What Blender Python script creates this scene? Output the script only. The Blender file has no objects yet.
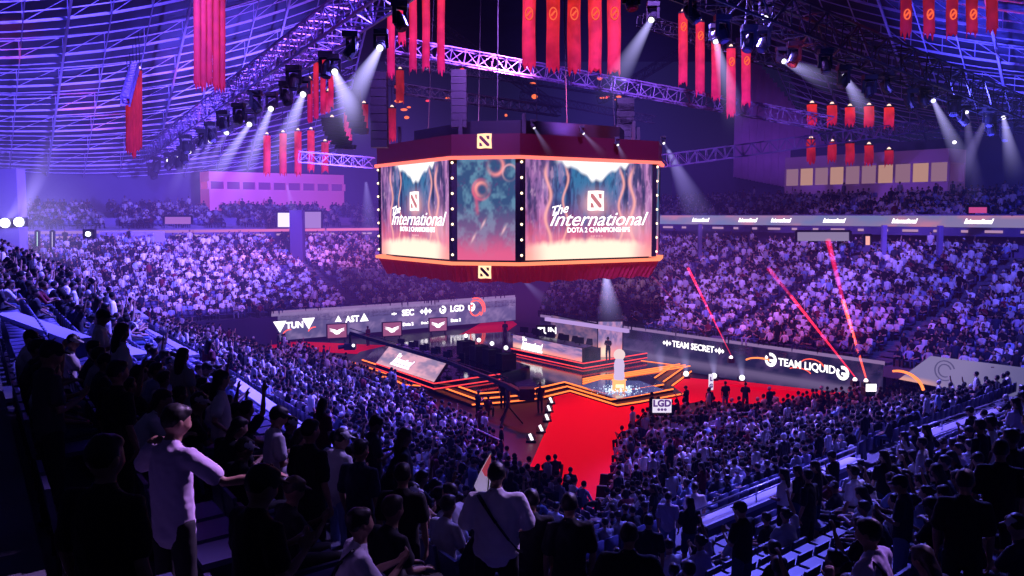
import bpy, bmesh, math, random
import numpy as np
from mathutils import Vector, Matrix, noise
random.seed(7); rng = np.random.default_rng(7)
SC = bpy.context.scene
COL = SC.collection
PI = math.pi
F = 900.0; CAMH = 11.3; PITCH = math.atan(73.0/F)

# ------------------------------------------------------------------ camera
cd = bpy.data.cameras.new('camera'); cam = bpy.data.objects.new('camera', cd); COL.objects.link(cam)
cd.sensor_width = 36.0; cd.lens = F/1024.0*36.0; cd.clip_end = 500; cd.clip_start = .1
cam.location = (0, 0, CAMH); cam.rotation_euler = (PI/2-PITCH, 0, 0)
SC.camera = cam
SC.view_settings.view_transform = 'Standard'
SC.view_settings.look = 'None'
SC.view_settings.exposure = 0
SC.cycles.max_bounces = 3; SC.cycles.diffuse_bounces = 1; SC.cycles.glossy_bounces = 2
SC.cycles.transmission_bounces = 2; SC.cycles.transparent_max_bounces = 24; SC.cycles.volume_bounces = 0
SC.cycles.use_denoising = True; SC.cycles.sample_clamp_indirect = 4
SC.cycles.caustics_reflective = False; SC.cycles.caustics_refractive = False

cp, sp = math.cos(PITCH), math.sin(PITCH)
def ray(px, py):
    x = (px-512)/F; u = -(py-288)/F
    return Vector((x, cp+u*sp, -sp+u*cp))
def U(px, py, d=None, z=None):
    "world point seen at a place of the photograph, at forward distance d or at height z"
    r = ray(px, py)
    k = d/r.y if z is None else (z-CAMH)/r.z
    return Vector((0, 0, CAMH))+r*k
def proj(p):
    x, y, z = p[0], p[1], p[2]-CAMH
    dep = y*cp-z*sp; up = y*sp+z*cp
    if dep < .1: return (-9999, -9999)
    return (512+F*x/dep, 288-F*up/dep)

# ------------------------------------------------------------------ materials
MATS = {}
def nd(nt, t, **kw):
    n = nt.nodes.new(t)
    for k, v in kw.items(): setattr(n, k, v)
    return n
def mat(name, col, rough=.6, metal=0., emit=None, es=0., noise_amt=0., nscale=4., spec=.5):
    if name in MATS: return MATS[name]
    m = bpy.data.materials.new(name); m.use_nodes = True; nt = m.node_tree
    b = nt.nodes['Principled BSDF']
    b.inputs['Base Color'].default_value = (*col, 1); b.inputs['Roughness'].default_value = rough
    b.inputs['Metallic'].default_value = metal; b.inputs['Specular IOR Level'].default_value = spec
    if emit: b.inputs['Emission Color'].default_value = (*emit, 1); b.inputs['Emission Strength'].default_value = es
    if noise_amt:
        tc = nd(nt, 'ShaderNodeTexCoord'); n = nd(nt, 'ShaderNodeTexNoise'); n.inputs['Scale'].default_value = nscale
        n.inputs['Detail'].default_value = 4
        r = nd(nt, 'ShaderNodeMapRange'); r.inputs[3].default_value = 1-noise_amt; r.inputs[4].default_value = 1+noise_amt
        mx = nd(nt, 'ShaderNodeVectorMath', operation='SCALE'); mx.inputs[0].default_value = col
        nt.links.new(tc.outputs['Object'], n.inputs['Vector']); nt.links.new(n.outputs['Fac'], r.inputs[0])
        nt.links.new(r.outputs[0], mx.inputs['Scale']); nt.links.new(mx.outputs[0], b.inputs['Base Color'])
    MATS[name] = m; return m
def emat(name, col, s):
    if name in MATS: return MATS[name]
    m = bpy.data.materials.new(name); m.use_nodes = True; nt = m.node_tree; nt.nodes.clear()
    e = nd(nt, 'ShaderNodeEmission'); e.inputs[0].default_value = (*col, 1); e.inputs[1].default_value = s
    o = nd(nt, 'ShaderNodeOutputMaterial'); nt.links.new(e.outputs[0], o.inputs[0])
    MATS[name] = m; return m
def vmat(name, col, s):
    "luminous mist: evenly glowing air"
    if name in MATS: return MATS[name]
    m = bpy.data.materials.new(name); m.use_nodes = True; nt = m.node_tree; nt.nodes.clear()
    e = nd(nt, 'ShaderNodeEmission'); e.inputs[0].default_value = (*col, 1); e.inputs[1].default_value = s
    o = nd(nt, 'ShaderNodeOutputMaterial'); nt.links.new(e.outputs[0], o.inputs['Volume'])
    MATS[name] = m; return m
def attr_mat(name, rough=.8, emit=0.):
    m = bpy.data.materials.new(name); m.use_nodes = True; nt = m.node_tree; b = nt.nodes['Principled BSDF']
    a = nd(nt, 'ShaderNodeAttribute'); a.attribute_name = 'Col'
    if emit:
        nt.nodes.remove(b); e = nd(nt, 'ShaderNodeEmission'); e.inputs[1].default_value = emit
        nt.links.new(a.outputs['Color'], e.inputs[0]); nt.links.new(e.outputs[0], nt.nodes['Material Output'].inputs[0])
    else:
        nt.links.new(a.outputs['Color'], b.inputs['Base Color']); b.inputs['Roughness'].default_value = rough
        b.inputs['Specular IOR Level'].default_value = .2
    return m

# ------------------------------------------------------------------ mesh builder
class MB:
    def __init__(s): s.v = []; s.f = []
    def add(s, vs, fs):
        o = len(s.v); s.v += [tuple(v) for v in vs]; s.f += [tuple(i+o for i in f) for f in fs]; return s
    def box(s, c, size, X=None, Y=None, Z=None):
        X = Vector(X or (1, 0, 0)).normalized(); Y = Vector(Y or (0, 1, 0)).normalized(); Z = Vector(Z or (0, 0, 1)).normalized()
        c = Vector(c); hx, hy, hz = size[0]/2, size[1]/2, size[2]/2
        vs = [c+X*hx*a+Y*hy*b+Z*hz*d for d in (-1, 1) for b in (-1, 1) for a in (-1, 1)]
        return s.add(vs, [(0, 2, 3, 1), (4, 5, 7, 6), (0, 1, 5, 4), (2, 6, 7, 3), (0, 4, 6, 2), (1, 3, 7, 5)])
    def bar(s, a, b, w, h=None):
        a, b = Vector(a), Vector(b); d = b-a; L = d.length
        if L < 1e-6: return s
        Z = d/L; up = Vector((0, 0, 1)) if abs(Z.z) < .95 else Vector((1, 0, 0))
        X = Z.cross(up).normalized(); Y = X.cross(Z)
        return s.box((a+b)/2, (w, h or w, L), X, Y, Z)
    def tube(s, a, b, r, r2=None, n=8, caps=True):
        a, b = Vector(a), Vector(b); d = b-a; Z = d.normalized(); up = Vector((0, 0, 1)) if abs(Z.z) < .95 else Vector((1, 0, 0))
        X = Z.cross(up).normalized(); Y = Z.cross(X); r2 = r if r2 is None else r2
        vs = []
        for p, q in ((a, r), (b, r2)):
            for i in range(n): t = 2*PI*i/n; vs.append(p+X*q*math.cos(t)+Y*q*math.sin(t))
        fs = [(i, (i+1) % n, n+(i+1) % n, n+i) for i in range(n)]
        if caps: fs += [tuple(range(n-1, -1, -1)), tuple(range(n, 2*n))]
        return s.add(vs, fs)
    def lathe(s, prof, c=(0, 0, 0), n=16, M=None):
        vs = []; c = Vector(c)
        for r, z in prof:
            for i in range(n):
                t = 2*PI*i/n; p = Vector((r*math.cos(t), r*math.sin(t), z))
                if M: p = M @ p
                vs.append(c+p)
        fs = []
        for k in range(len(prof)-1):
            for i in range(n):
                j = (i+1) % n; fs.append((k*n+i, k*n+j, (k+1)*n+j, (k+1)*n+i))
        fs += [tuple(range(n-1, -1, -1)), tuple(range((len(prof)-1)*n, len(prof)*n))]
        return s.add(vs, fs)
    def ball(s, c, r, n=10, m=6, M=None):
        prof = [(max(1e-4, math.sin(PI*k/m)), -math.cos(PI*k/m)) for k in range(m+1)]
        S = Matrix.Diagonal(Vector(r if hasattr(r, '__len__') else (r, r, r)))
        return s.lathe(prof, c, n, (M @ S) if M else S)
    def prism(s, poly, z0, z1):
        n = len(poly); zz0 = z0 if hasattr(z0, '__len__') else [z0]*n; zz1 = z1 if hasattr(z1, '__len__') else [z1]*n
        vs = [(p[0], p[1], a) for p, a in zip(poly, zz0)]+[(p[0], p[1], a) for p, a in zip(poly, zz1)]
        return s.add(vs, [tuple(range(n-1, -1, -1)), tuple(range(n, 2*n))]+[(i, (i+1) % n, n+(i+1) % n, n+i) for i in range(n)])
    def quad(s, a, b, c, d): return s.add([a, b, c, d], [(0, 1, 2, 3)])
    def mesh(s, name, smooth=False):
        me = bpy.data.meshes.new(name); me.from_pydata(s.v, [], s.f); me.update()
        if smooth: me.polygons.foreach_set('use_smooth', [True]*len(me.polygons))
        return me
    def build(s, name, m, parent=None, smooth=False, loc=None):
        o = bpy.data.objects.new(name, s.mesh(name, smooth)); COL.objects.link(o)
        if m: o.data.materials.append(m)
        if loc is not None: o.location = loc
        if parent: o.parent = parent
        return o
def tag(o, label=None, cat=None, group=None, kind=None):
    if label: o['label'] = label
    if cat: o['category'] = cat
    if group: o['group'] = group
    if kind: o['kind'] = kind
    return o
def empty(name, loc, label, cat, group=None, rz=0.):
    o = bpy.data.objects.new(name, None); COL.objects.link(o); o.location = loc; o.rotation_euler = (0, 0, rz)
    o.empty_display_size = .2
    return tag(o, label, cat, group)
def copy_tree(o, parent=None):
    c = o.copy(); COL.objects.link(c); c.parent = parent
    for ch in o.children: copy_tree(ch, c)
    return c
def struct(name, mb, m, smooth=False): return tag(mb.build(name, m, None, smooth), kind='structure')
def apply_mods(o):
    bpy.context.view_layer.update(); dg = bpy.context.evaluated_depsgraph_get()
    me = bpy.data.meshes.new_from_object(o.evaluated_get(dg)); return me
def text_mesh(s, size, shear=0., ext=.01, bold=0., align='CENTER', space=1.):
    c = bpy.data.curves.new('t', 'FONT'); c.body = s; c.size = size; c.shear = shear; c.extrude = ext; c.offset = bold
    c.align_x = align; c.align_y = 'CENTER'; c.resolution_u = 3; c.space_character = space
    o = bpy.data.objects.new('t', c); COL.objects.link(o); me = apply_mods(o)
    bpy.data.objects.remove(o); return me
def text(s, name, size, pos, X, Y, m, parent=None, xs=1., **kw):
    "lettering lying in the plane spanned by X (reading direction) and Y (up)"
    me = text_mesh(s, size, **kw); me.materials.clear(); me.materials.append(m)
    X = Vector(X).normalized(); Y = Vector(Y).normalized(); Z = X.cross(Y)
    M = Matrix((X*xs, Y, Z)).transposed().to_4x4(); M.translation = Vector(pos)
    me.transform(M); me.name = name
    o = bpy.data.objects.new(name, me); COL.objects.link(o)
    if parent: o.parent = parent
    return o
def local(o, root):
    "keep a mesh built in world coordinates where it is once parented to a moved empty"
    o.parent = root; o.matrix_parent_inverse = root.matrix_basis.inverted(); return o

# ------------------------------------------------------------------ shared materials
M_CONC = mat('concrete_blue_grey', (.10, .10, .14), .8, noise_amt=.25, nscale=1.5)
M_CONCL = mat('painted_parapet', (.42, .40, .55), .6, noise_amt=.12, nscale=1.2)
M_DARK = mat('near_black', (.012, .012, .018), .7)
M_BLACK = mat('black_metal', (.02, .02, .028), .4, .3)
M_STEEL = mat('truss_metal', (.26, .20, .42), .4, .5)
M_RAIL = mat('rail_metal', (.5, .5, .62), .35, .6)
M_FLOOR = mat('arena_floor', (.022, .008, .018), .5, noise_amt=.4, nscale=.8)
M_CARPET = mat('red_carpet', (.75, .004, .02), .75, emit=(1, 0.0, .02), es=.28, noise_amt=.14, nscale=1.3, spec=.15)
M_DECK = mat('roof_deck', (.035, .035, .10), .8, noise_amt=.6, nscale=.35)
M_PURL = mat('roof_steel', (.40, .36, .70), .5, .1)
M_WALL = mat('hall_wall', (.05, .05, .12), .8, noise_amt=.3, nscale=.3)
M_ORANGE = emat('orange_led', (1, .17, .035), 2.3)
M_REDLED = emat('red_led', (1, .05, .06), 1.6)
M_WHITE_E = emat('white_glow', (.95, .9, 1), 2.0)
M_TXT = emat('white_lettering', (1, .93, .97), 1.8)
M_CREAM = emat('cream_logo', (1, .62, .36), 1.6)
M_BULB = emat('warm_bulb', (1, .72, .45), 3)

# ------------------------------------------------------------------ the bowl: blocks of stepped rows
V2 = lambda a, b: Vector((a, b))
nL, dL = V2(.855, .52), V2(-.52, .855)
nR, dR = V2(-.69, .72), V2(.72, .69)
class Block:
    """rows run along d; w grows outward (uphill) along n from the base line through o; z = z0 + k*w"""
    def __init__(s, name, o, d, n, w1, z0, k, pitch, b0, b1, aisles=(), fill=.85, bump=0.):
        s.bump = bump
        s.name, s.o, s.d, s.n, s.w1, s.z0, s.k, s.pitch = name, Vector(o), d.normalized(), n.normalized(), w1, z0, k, pitch
        s.b0, s.b1, s.aisles, s.fill = b0, b1, aisles, fill
        s.nrow = int(round(w1/pitch))
    def cut(s, w, line):
        if not isinstance(line, tuple): return line
        P, Q = Vector(line[0]), Vector(line[1]); e = Q-P; base = s.o+s.n*w-P
        return -(base.x*e.y-base.y*e.x)/(s.d.x*e.y-s.d.y*e.x)
    def span(s, w): return s.cut(w, s.b0), s.cut(w, s.b1)
    def pt(s, w, t): return s.o+s.n*w+s.d*t
    def z(s, i): return s.z0+s.k*s.pitch*i+s.bump*math.sin(PI*min(i/max(s.nrow-1, 1), 1))
    def ground(s, x, y):
        q = V2(x, y)-s.o; w = q.dot(s.n); t = q.dot(s.d)
        if not 0 <= w < s.nrow*s.pitch: return None
        t0, t1 = s.span(w)
        return s.z(int(w/s.pitch)) if t0-.05 <= t <= t1+.05 else None
    def steps(s, name, m):
        mb = MB()
        for i in range(s.nrow):
            wa, wb = i*s.pitch, (i+1)*s.pitch; za = s.z(i); zb = s.z(i-1) if i else za-.6
            a0, a1 = s.span(wa); c0, c1 = s.span(wb)
            A, B, Cc, D = s.pt(wa, a0), s.pt(wa, a1), s.pt(wb, c1), s.pt(wb, c0)
            mb.quad((A.x, A.y, za), (B.x, B.y, za), (Cc.x, Cc.y, za), (D.x, D.y, za))
            mb.quad((A.x, A.y, zb-.05), (B.x, B.y, zb-.05), (B.x, B.y, za), (A.x, A.y, za))
            for tc in s.aisles:                      # aisle: an extra half step
                if a0+1 < tc < a1-1:
                    g = .5*s.k*s.pitch; p = s.pt(wa-s.pitch*.22, tc)
                    if i: mb.box((p.x, p.y, za-g*1.0), (1.15, s.pitch*.44, .06), (s.d.x, s.d.y, 0), (s.n.x, s.n.y, 0))
        return struct(name, mb, m)
    def seats(s, sp=.53):
        out = []
        for i in range(s.nrow):
            w = (i+.62)*s.pitch; t0, t1 = s.span(w); n = int((t1-t0-.5)/sp)
            for j in range(n):
                t = t0+.4+j*sp
                if any(abs(t-tc) < .75 for tc in s.aisles): continue
                p = s.pt(w, t); out.append((p.x, p.y, s.z(i), i, j, s))
        return out
    def face(s): return math.atan2(-s.n.y, -s.n.x)-PI/2        # yaw for a figure that faces down the bowl

K0, K1, KL = (1.74, 16.4), (1.6, 2.0), (3.4, 31.0)
K0L = (.5, 18.4); M0, M1 = (-28.8, 71.7), (-50.4, 82.9)
oL = nL*10; oR = nR*12.9
C_FL = (-20.7, 77.8); C_FLt = (-50.5, 82.5)
dFL, nFL = V2(.8, .6), V2(-.6, .8)
dFR, nFR = V2(.614, -.789), V2(.789, .614)
B = {}
B['LU'] = Block('upper left stand', oL, dL, -nL, 12.0, 3.6, .50, .8, (K0, K1), (M0, M1), (16, 31, 46, 61, 76), .86, .70)
B['RU'] = Block('upper right stand', oR, dR, -nR, 15.2, 2.9, .44, .8, (K0, K1), 42., (24, 34), .80)
B['LL'] = Block('lower left stand', nL*19.2, dL, -nL, 8.4, .35, .33, .84, (K0L, KL), ((-20.5, 78), M0), (25, 38, 51, 64), .9)
B['RL'] = Block('lower right stand', nR*21.0, dR, -nR, 7.56, .35, .36, .84, (K0L, KL), 46., (20, 31), .9)
B['FL'] = Block('far left lower stand', (-20.5, 78), dFL, nFL, 20.4, 2.5, .29, .85, (M0, M1), ((.3, 93.6), (2, 120)), (8, 20), .9)
B['FR'] = Block('far right lower stand', (2.4, 77), dFR, nFR, 20.4, 2.5, .29, .85, ((2.4, 77), (7, 108)), 52., (8, 19, 31, 42), .9)
B['UL'] = Block('far left upper stand', (-20.5-.6*22, 78+.8*22), dFL, nFL, 6.8, 9.9, .29, .85, -28., 40., (-8, 4, 18, 30), .75)
B['UR'] = Block('far right upper stand', (2.4+.789*22, 77+.614*22), dFR, nFR, 8.5, 10.5, .27, .85, -14., 62., (0, 14, 28, 42), .75)
for k, nm in (('LU', 'seating_tier'), ('RU', 'seating_tier'), ('LL', 'seating_tier'), ('RL', 'seating_tier'), ('FL', 'seating_tier'), ('FR', 'seating_tier'), ('UL', 'seating_tier'), ('UR', 'seating_tier')):
    B[k].steps(nm, M_CONC)
def ground(x, y):
    g = [b.ground(x, y) for b in (B['LU'], B['RU'], B['LL'], B['RL'])]
    g = [q for q in g if q is not None]
    if g: return max(g)
    s = V2(x, y).dot(nL); p = V2(x, y).dot(nR)
    if s < 10.9 and p < 13.8: return 2.9
    return 0.

# ------------------------------------------------------------------ floor, outer shell
struct('floor', MB().quad((-60, -10, 0), (70, -10, 0), (70, 130, 0), (-60, 130, 0)), M_FLOOR)
def wall_line(name, P, Q, z0, z1, m, th=.2):
    P, Q = Vector(P), Vector(Q); d = (Q-P).normalized(); n = V2(-d.y, d.x); c = (P+Q)/2
    return struct(name, MB().box((c.x, c.y, (z0+z1)/2), ((Q-P).length, th, z1-z0), (d.x, d.y, 0), (n.x, n.y, 0)), m)
def bk(k, w, t): p = B[k].pt(w, t); return (p.x, p.y)
wall_line('wall_far_left', bk('UL', 14.5, -34), bk('UL', 14.5, 46), 0, 18.5, M_WALL)
wall_line('wall_far_right', bk('UR', 14.5, -18), bk('UR', 14.5, 66), 0, 18.5, M_WALL)
wall_line('wall_left', (-72, 66), (-66, 20), 0, 17, M_WALL)
wall_line('wall_stand_end', (-20.5, 78.1), (-28.8, 71.8), 0, 2.5, mat('dark_stand_end', (.02, .015, .05), .8))
# concourse back walls behind the lower far stands (under the balcony)
wall_line('wall_concourse_left', bk('FL', 23.5, -36), bk('FL', 23.5, 34), 0, 11, mat('concourse_wall', (.12, .10, .22), .8, noise_amt=.4, nscale=.4))
wall_line('wall_concourse_right', bk('FR', 23.5, -10), bk('FR', 23.5, 60), 0, 11.2, MATS['concourse_wall'])

# ------------------------------------------------------------------ roof
def net(A, B, C, D, nv, nu, sag, seed):
    """steel roof net: nv long purlins swept from edge AB to edge DC, nu cross rafters, a skin of panels above"""
    def P(u, v, dz=0.):
        L_, R_ = A.lerp(B, v), D.lerp(C, v); q = L_.lerp(R_, u); return q+Vector((0, 0, -4*sag*u*(1-u)+dz))
    mb = MB(); dk = MB(); us = [i/12 for i in range(13)]
    for k in range(nv+1):
        v = k/nv; major = k % 4 == 0
        for u0, u1 in zip(us, us[1:]):
            mb.bar(P(u0, v), P(u1, v), .15 if major else .075, .17 if major else .075)
            if major:
                mb.bar(P(u0, v, 1.3), P(u1, v, 1.3), .09); mb.bar(P(u0, v), P(u1, v, 1.3), .05); mb.bar(P(u1, v), P(u1, v, 1.3), .05)
    for k in range(nu+1):
        u = k/nu
        for j in range(nv//2): mb.bar(P(u, j*2/nv, -.2), P(u, (j+1)*2/nv, -.2), .16 if k % 3 == 0 else .07)
    for i in range(12):
        for j in range(16): dk.quad(P(i/12, j/16, 1.9), P((i+1)/12, j/16, 1.9), P((i+1)/12, (j+1)/16, 1.9), P(i/12, (j+1)/16, 1.9))
    struct('ceiling', dk, M_DECK); tag(mb.build('roof_framework', M_PURL), kind='structure')
net(U(-90, -260, d=30), U(-70, 170, d=98), U(335, 152, d=118), U(475, -420, d=48), 44, 12, 2.2, 1)
net(U(1130, -300, d=30), U(1120, 158, d=84), U(800, 118, d=104), U(560, -420, d=46), 40, 11, 1.2, 2)
# dark middle of the roof with its stepped liner panels
mid = MB()
mid.quad((-6, 20, 44), (14, 20, 44), (40, 130, 33), (-30, 130, 33))
struct('ceiling', mid, mat('dark_roof_skin', (.014, .014, .05), .9, noise_amt=.7, nscale=.25))
mb = MB()
for i in range(26):     # stepped purple liner falling to the right
    f = i/25; y0 = 30+f*140
    a = U(738+f*92, 38+f*112, d=100); b_ = U(738-4+f*92, 168, d=100)
    w = 92/25/F*100*1.02
    top = a.z; bot = max(b_.z-1-f*2, 12)
    if top > bot: mb.box((a.x, 100+(i % 2)*.15, (top+bot)/2), (w, .3, top-bot))
struct('wall_liner', mb, mat('liner_purple', (.33, .16, .42), .7, noise_amt=.25, nscale=.6))
mb = MB()
for i in range(34):
    z = 14+i*.62; mb.box((U(782, 0, d=87.6).x, 87.7, z), (9, .12, .07))

# ------------------------------------------------------------------ painted LED pictures (vertex colours on a fine grid)
M_SCREEN = attr_mat('led_picture', emit=1.15)
M_SCREEN2 = attr_mat('led_picture_dim', emit=.75)
def vnoise(u, v, su, sv, seed=0):
    r = np.random.default_rng(seed); G = r.random((64, 64))
    x = u*su % 63; y = v*sv % 63; i = x.astype(int); j = y.astype(int); a = x-i; b = y-j
    a = a*a*(3-2*a); b = b*b*(3-2*b); i2 = (i+1) % 64; j2 = (j+1) % 64
    return (G[i, j]*(1-a)+G[i2, j]*a)*(1-b)+(G[i, j2]*(1-a)+G[i2, j2]*a)*b
def fb(u, v, su, sv, seed=0): return .5*vnoise(u, v, su, sv, seed)+.3*vnoise(u, v, su*2.1, sv*2.1, seed+1)+.2*vnoise(u, v, su*4.3, sv*4.3, seed+2)
def lerp(a, b, t): t = np.clip(t, 0, 1)[..., None]; return np.array(a)*(1-t)+np.array(b)*t if not isinstance(a, np.ndarray) or a.ndim == 1 else a*(1-t)+np.array(b)*t
def ss(x, a, b): t = np.clip((x-a)/(b-a), 0, 1); return t*t*(3-2*t)
def canyon(u, v):
    c = np.zeros(u.shape+(3,))
    n = fb(u, v, 9, 4, 3); n2 = fb(u, v, 22, 7, 9); nv = fb(u, v, 26, 2.2, 21)
    c[:] = (.07, .10, .30)
    c = lerp(c, (.04, .16, .34), ss(v, .45, .8)*ss(n, .35, .6))
    side = np.clip(np.abs(u-.5)*2.2, 0, 1)
    c = lerp(c, (.30, .12, .34), ss(side+n*.5, .75, 1.2)*.9)
    c = lerp(c, (.62, .26, .55), ss(nv, .52, .75)*ss(side, .3, .9)*.8)
    c = lerp(c, (.02, .03, .12), ss(nv, .47, .33)*.8)
    nr = fb(u, v, 40, 9, 61); c = lerp(c, (.02, .02, .10), ss(nr, .5, .3)*.6*ss(v, .2, .5)); c = lerp(c, (.65, .38, .62), ss(nr, .62, .8)*.5*ss(side, .2, .6))
    c = lerp(c, (.55, .06, .16), ss(v, .62, .25)*.65*ss(n2, .2, .7))
    c = lerp(c, (.95, .22, .32), ss(v, .42, .12)*(.35+.65*n))
    for u0, w in ((.17, .012), (.30, .008), (.74, .01), (.83, .014)):
        c = lerp(c, (1, .42, .38), np.exp(-((u-u0-.02*np.sin(v*14+u0*30))/w)**2)*ss(v, 1.0, .85)*.85)
    edge = .80+.16*np.abs(u-.52)/.3*1.1-.05*np.exp(-((u-.58)/.05)**2)+.06*(vnoise(u, v*0, 26, 1, 5)-.5)
    c = lerp(c, (1.0, .98, 1.0), ss(v, edge-.012, edge+.04)*ss(np.abs(u-.54), .34, .24))
    g = np.exp(-(((u-.53)/.09)**2+((v-.56)/.12)**2)); c = lerp(c, (1, .50, .50), g*.85)
    g = np.exp(-(((u-.82)/.14)**2+((v-.32)/.16)**2)); c = lerp(c, (1, .5, .55), g*.6)
    bed = .15+.05*np.sin(u*PI)+.05*(n2-.5)
    c = lerp(c, (1.15, .86, .68), ss(v, bed+.03, bed-.05)*ss(np.abs(u-.48), .52, .30))
    c = lerp(c, (1, .45, .32), ss(v, .22, .0)*.6*ss(np.abs(u-.5), .3, .5))
    return c
def swirl(u, v):
    n = fb(u, v, 7, 9, 31); n2 = fb(u, v, 16, 20, 41)
    c = np.zeros(u.shape+(3,)); c[:] = (.035, .075, .19)
    c = lerp(c, (.11, .23, .36), ss(n, .4, .7)); c = lerp(c, (.10, .05, .18), ss(n2, .55, .8)*.6)
    c = lerp(c, (.9, .10, .20), ss(v+.12*(n-.5), .30, .02)*.95); c = lerp(c, (.45, .12, .3), ss(v, .6, .2)*.4)
    def ring(c, x, y, r, w, col, asp=1.5, k=1., a0=0):
        d = np.sqrt((u-x)**2+((v-y)*asp)**2); ang = np.arctan2((v-y)*asp, u-x)
        return lerp(c, col, np.exp(-((d-r)/w)**2)*k*(.55+.45*np.cos(ang-a0)))
    c = ring(c, .42, .70, .10, .03, (1, .32, .30), k=1, a0=2.6); c = ring(c, .42, .70, .15, .02, (.9, .12, .2), k=.7, a0=3.5)
    c = ring(c, .66, .93, .13, .03, (1, .3, .3), k=.9, a0=-.6); c = ring(c, .9, .86, .12, .015, (.8, .4, .45), k=.8, a0=2)
    c = lerp(c, (.7, .1, .2), np.exp(-((u-.33+.15*(v-.6))/.03)**2)*ss(v, .42, .5)*ss(v, .78, .6)*.6)
    for x, y in ((.45, .36), (.28, .22), (.8, .3)): c = lerp(c, (.9, .5, .55), np.exp(-(((u-x-(v-y)*.8)/.02)**2+((v-y)/.04)**2))*.8)
    return c
def flame(u, v):
    n = fb(u, v, 8, 5, 51)
    c = np.zeros(u.shape+(3,)); c[:] = (.16, .12, .30); c = lerp(c, (.45, .22, .40), ss(n, .35, .7))
    c = lerp(c, (.95, .28, .25), ss(v+.4*(n-.5), .5, .05)); c = lerp(c, (1, .72, .5), np.exp(-(((u-.25)/.2)**2+((v-.15)/.2)**2)))
    return c
def greypanel(u, v):
    n = fb(u, v, 7, 3, 71); c = np.zeros(u.shape+(3,)); c[:] = (.26, .19, .34); c = lerp(c, (.72, .36, .48), ss(n, .35, .75)); return lerp(c, (.9, .45, .5), ss(v, .3, 0)*.6)
def boardpic(u, v):
    n = fb(u, v, 30, 3, 81); c = np.zeros(u.shape+(3,)); c[:] = (.085, .07, .17); c = lerp(c, (.20, .14, .28), ss(n, .4, .75)); return lerp(c, (.34, .22, .42), ss(v, .7, 1.)*.5)
def darkboard(u, v):
    n = fb(u, v, 30, 3, 91); c = np.zeros(u.shape+(3,)); c[:] = (.014, .012, .05); c = lerp(c, (.055, .03, .10), ss(n, .4, .75)); return lerp(c, (.13, .09, .19), ss(v, .42, .3)*ss(v, 0, .25)*.9)
def ribbonpic(u, v):
    n = fb(u, v, 24, 1, 101); c = np.zeros(u.shape+(3,)); c[:] = (.30, .24, .48); c = lerp(c, (.65, .25, .42), ss(n, .5, .7)); c = lerp(c, (.22, .24, .52), ss(n, .45, .3)); c = lerp(c, (.9, .22, .2), ss(u, .93, 1)*.7)
    return c
def picture(name, P00, P10, P11, P01, fn, nu, nv, m, parent=None):
    u, v = np.meshgrid(np.linspace(0, 1, nu), np.linspace(0, 1, nv)); c = fn(u, v)
    P = [np.array(Vector(p)) for p in (P00, P10, P11, P01)]
    uu, vv = u[..., None], v[..., None]
    X = P[0]*(1-uu)*(1-vv)+P[1]*uu*(1-vv)+P[2]*uu*vv+P[3]*(1-uu)*vv
    idx = np.arange(nu*nv).reshape(nv, nu)
    f = np.stack([idx[:-1, :-1], idx[:-1, 1:], idx[1:, 1:], idx[1:, :-1]], -1).reshape(-1, 4)
    me = bpy.data.meshes.new(name); me.from_pydata(X.reshape(-1, 3).tolist(), [], f.tolist())
    a = me.color_attributes.new('Col', 'FLOAT_COLOR', 'POINT')
    cc = np.ones((nu*nv, 4), np.float32); cc[:, :3] = np.clip(c.reshape(-1, 3), 0, 2); a.data.foreach_set('color', cc.ravel())
    me.materials.append(m); o = bpy.data.objects.new(name, me); COL.objects.link(o)
    if parent: o.parent = parent
    return o
def emblem(name, c, X, Y, s, m_bg, m_fg, parent=None):
    "square emblem with a dark slash and two notches"
    X = Vector(X).normalized(); Y = Vector(Y).normalized(); Z = X.cross(Y); c = Vector(c)
    P = lambda x, y, z: c+X*x*s+Y*y*s+Z*z
    mb = MB(); pts = [(-.5, -.47), (-.3, -.5), (.1, -.47), (.5, -.5), (.47, .1), (.5, .48), (.1, .5), (-.48, .47), (-.5, .1)]
    mb.add([P(x, y, .0) for x, y in pts]+[P(x, y, .04) for x, y in pts], [tuple(range(8, -1, -1)), tuple(range(9, 18))]+[(i, (i+1) % 9, 9+(i+1) % 9, 9+i) for i in range(9)])
    o = mb.build(name, m_bg, parent); k = MB()
    for poly in ([(-.34, .34), (-.2, .34), (.34, -.2), (.34, -.34), (.18, -.34), (-.34, .18)], [(.12, .34), (.34, .34), (.34, .1), (.2, .12)], [(-.34, -.1), (-.2, -.14), (-.12, -.34), (-.34, -.34)]):
        n = len(poly); k.add([P(x, y, .055) for x, y in poly], [tuple(range(n))[::-1]] if False else [tuple(range(n))])
    e = k.build('emblem_mark', m_fg, o); return o

# ------------------------------------------------------------------ hanging centre screen
SBC = V2(.54, 67.44); SBT = .5695; SA, SCH, SZ0, SZ1 = 8.78, 3.155, 8.4, 14.9
def sbp(x, y): return V2(SBC.x+x*math.cos(SBT)-y*math.sin(SBT), SBC.y+x*math.sin(SBT)+y*math.cos(SBT))
def octo(a, c): return [sbp(*q) for q in ((-a, a-c), (-a, -a+c), (-a+c, -a), (a-c, -a), (a, -a+c), (a, a-c), (a-c, a), (-a+c, a))]
sb = empty('hanging_video_screen', (SBC.x, SBC.y, SZ0), 'huge eight-sided video screen hanging over the stage, showing the event title in a canyon', 'video screen')
def sbl(o): return local(o, sb)
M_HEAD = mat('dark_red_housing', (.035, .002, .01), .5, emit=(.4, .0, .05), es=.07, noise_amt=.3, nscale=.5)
M_SKIRT = mat('red_drape', (.28, .008, .03), .8, emit=(.8, .02, .08), es=.10, noise_amt=.25, nscale=1.)
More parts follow.
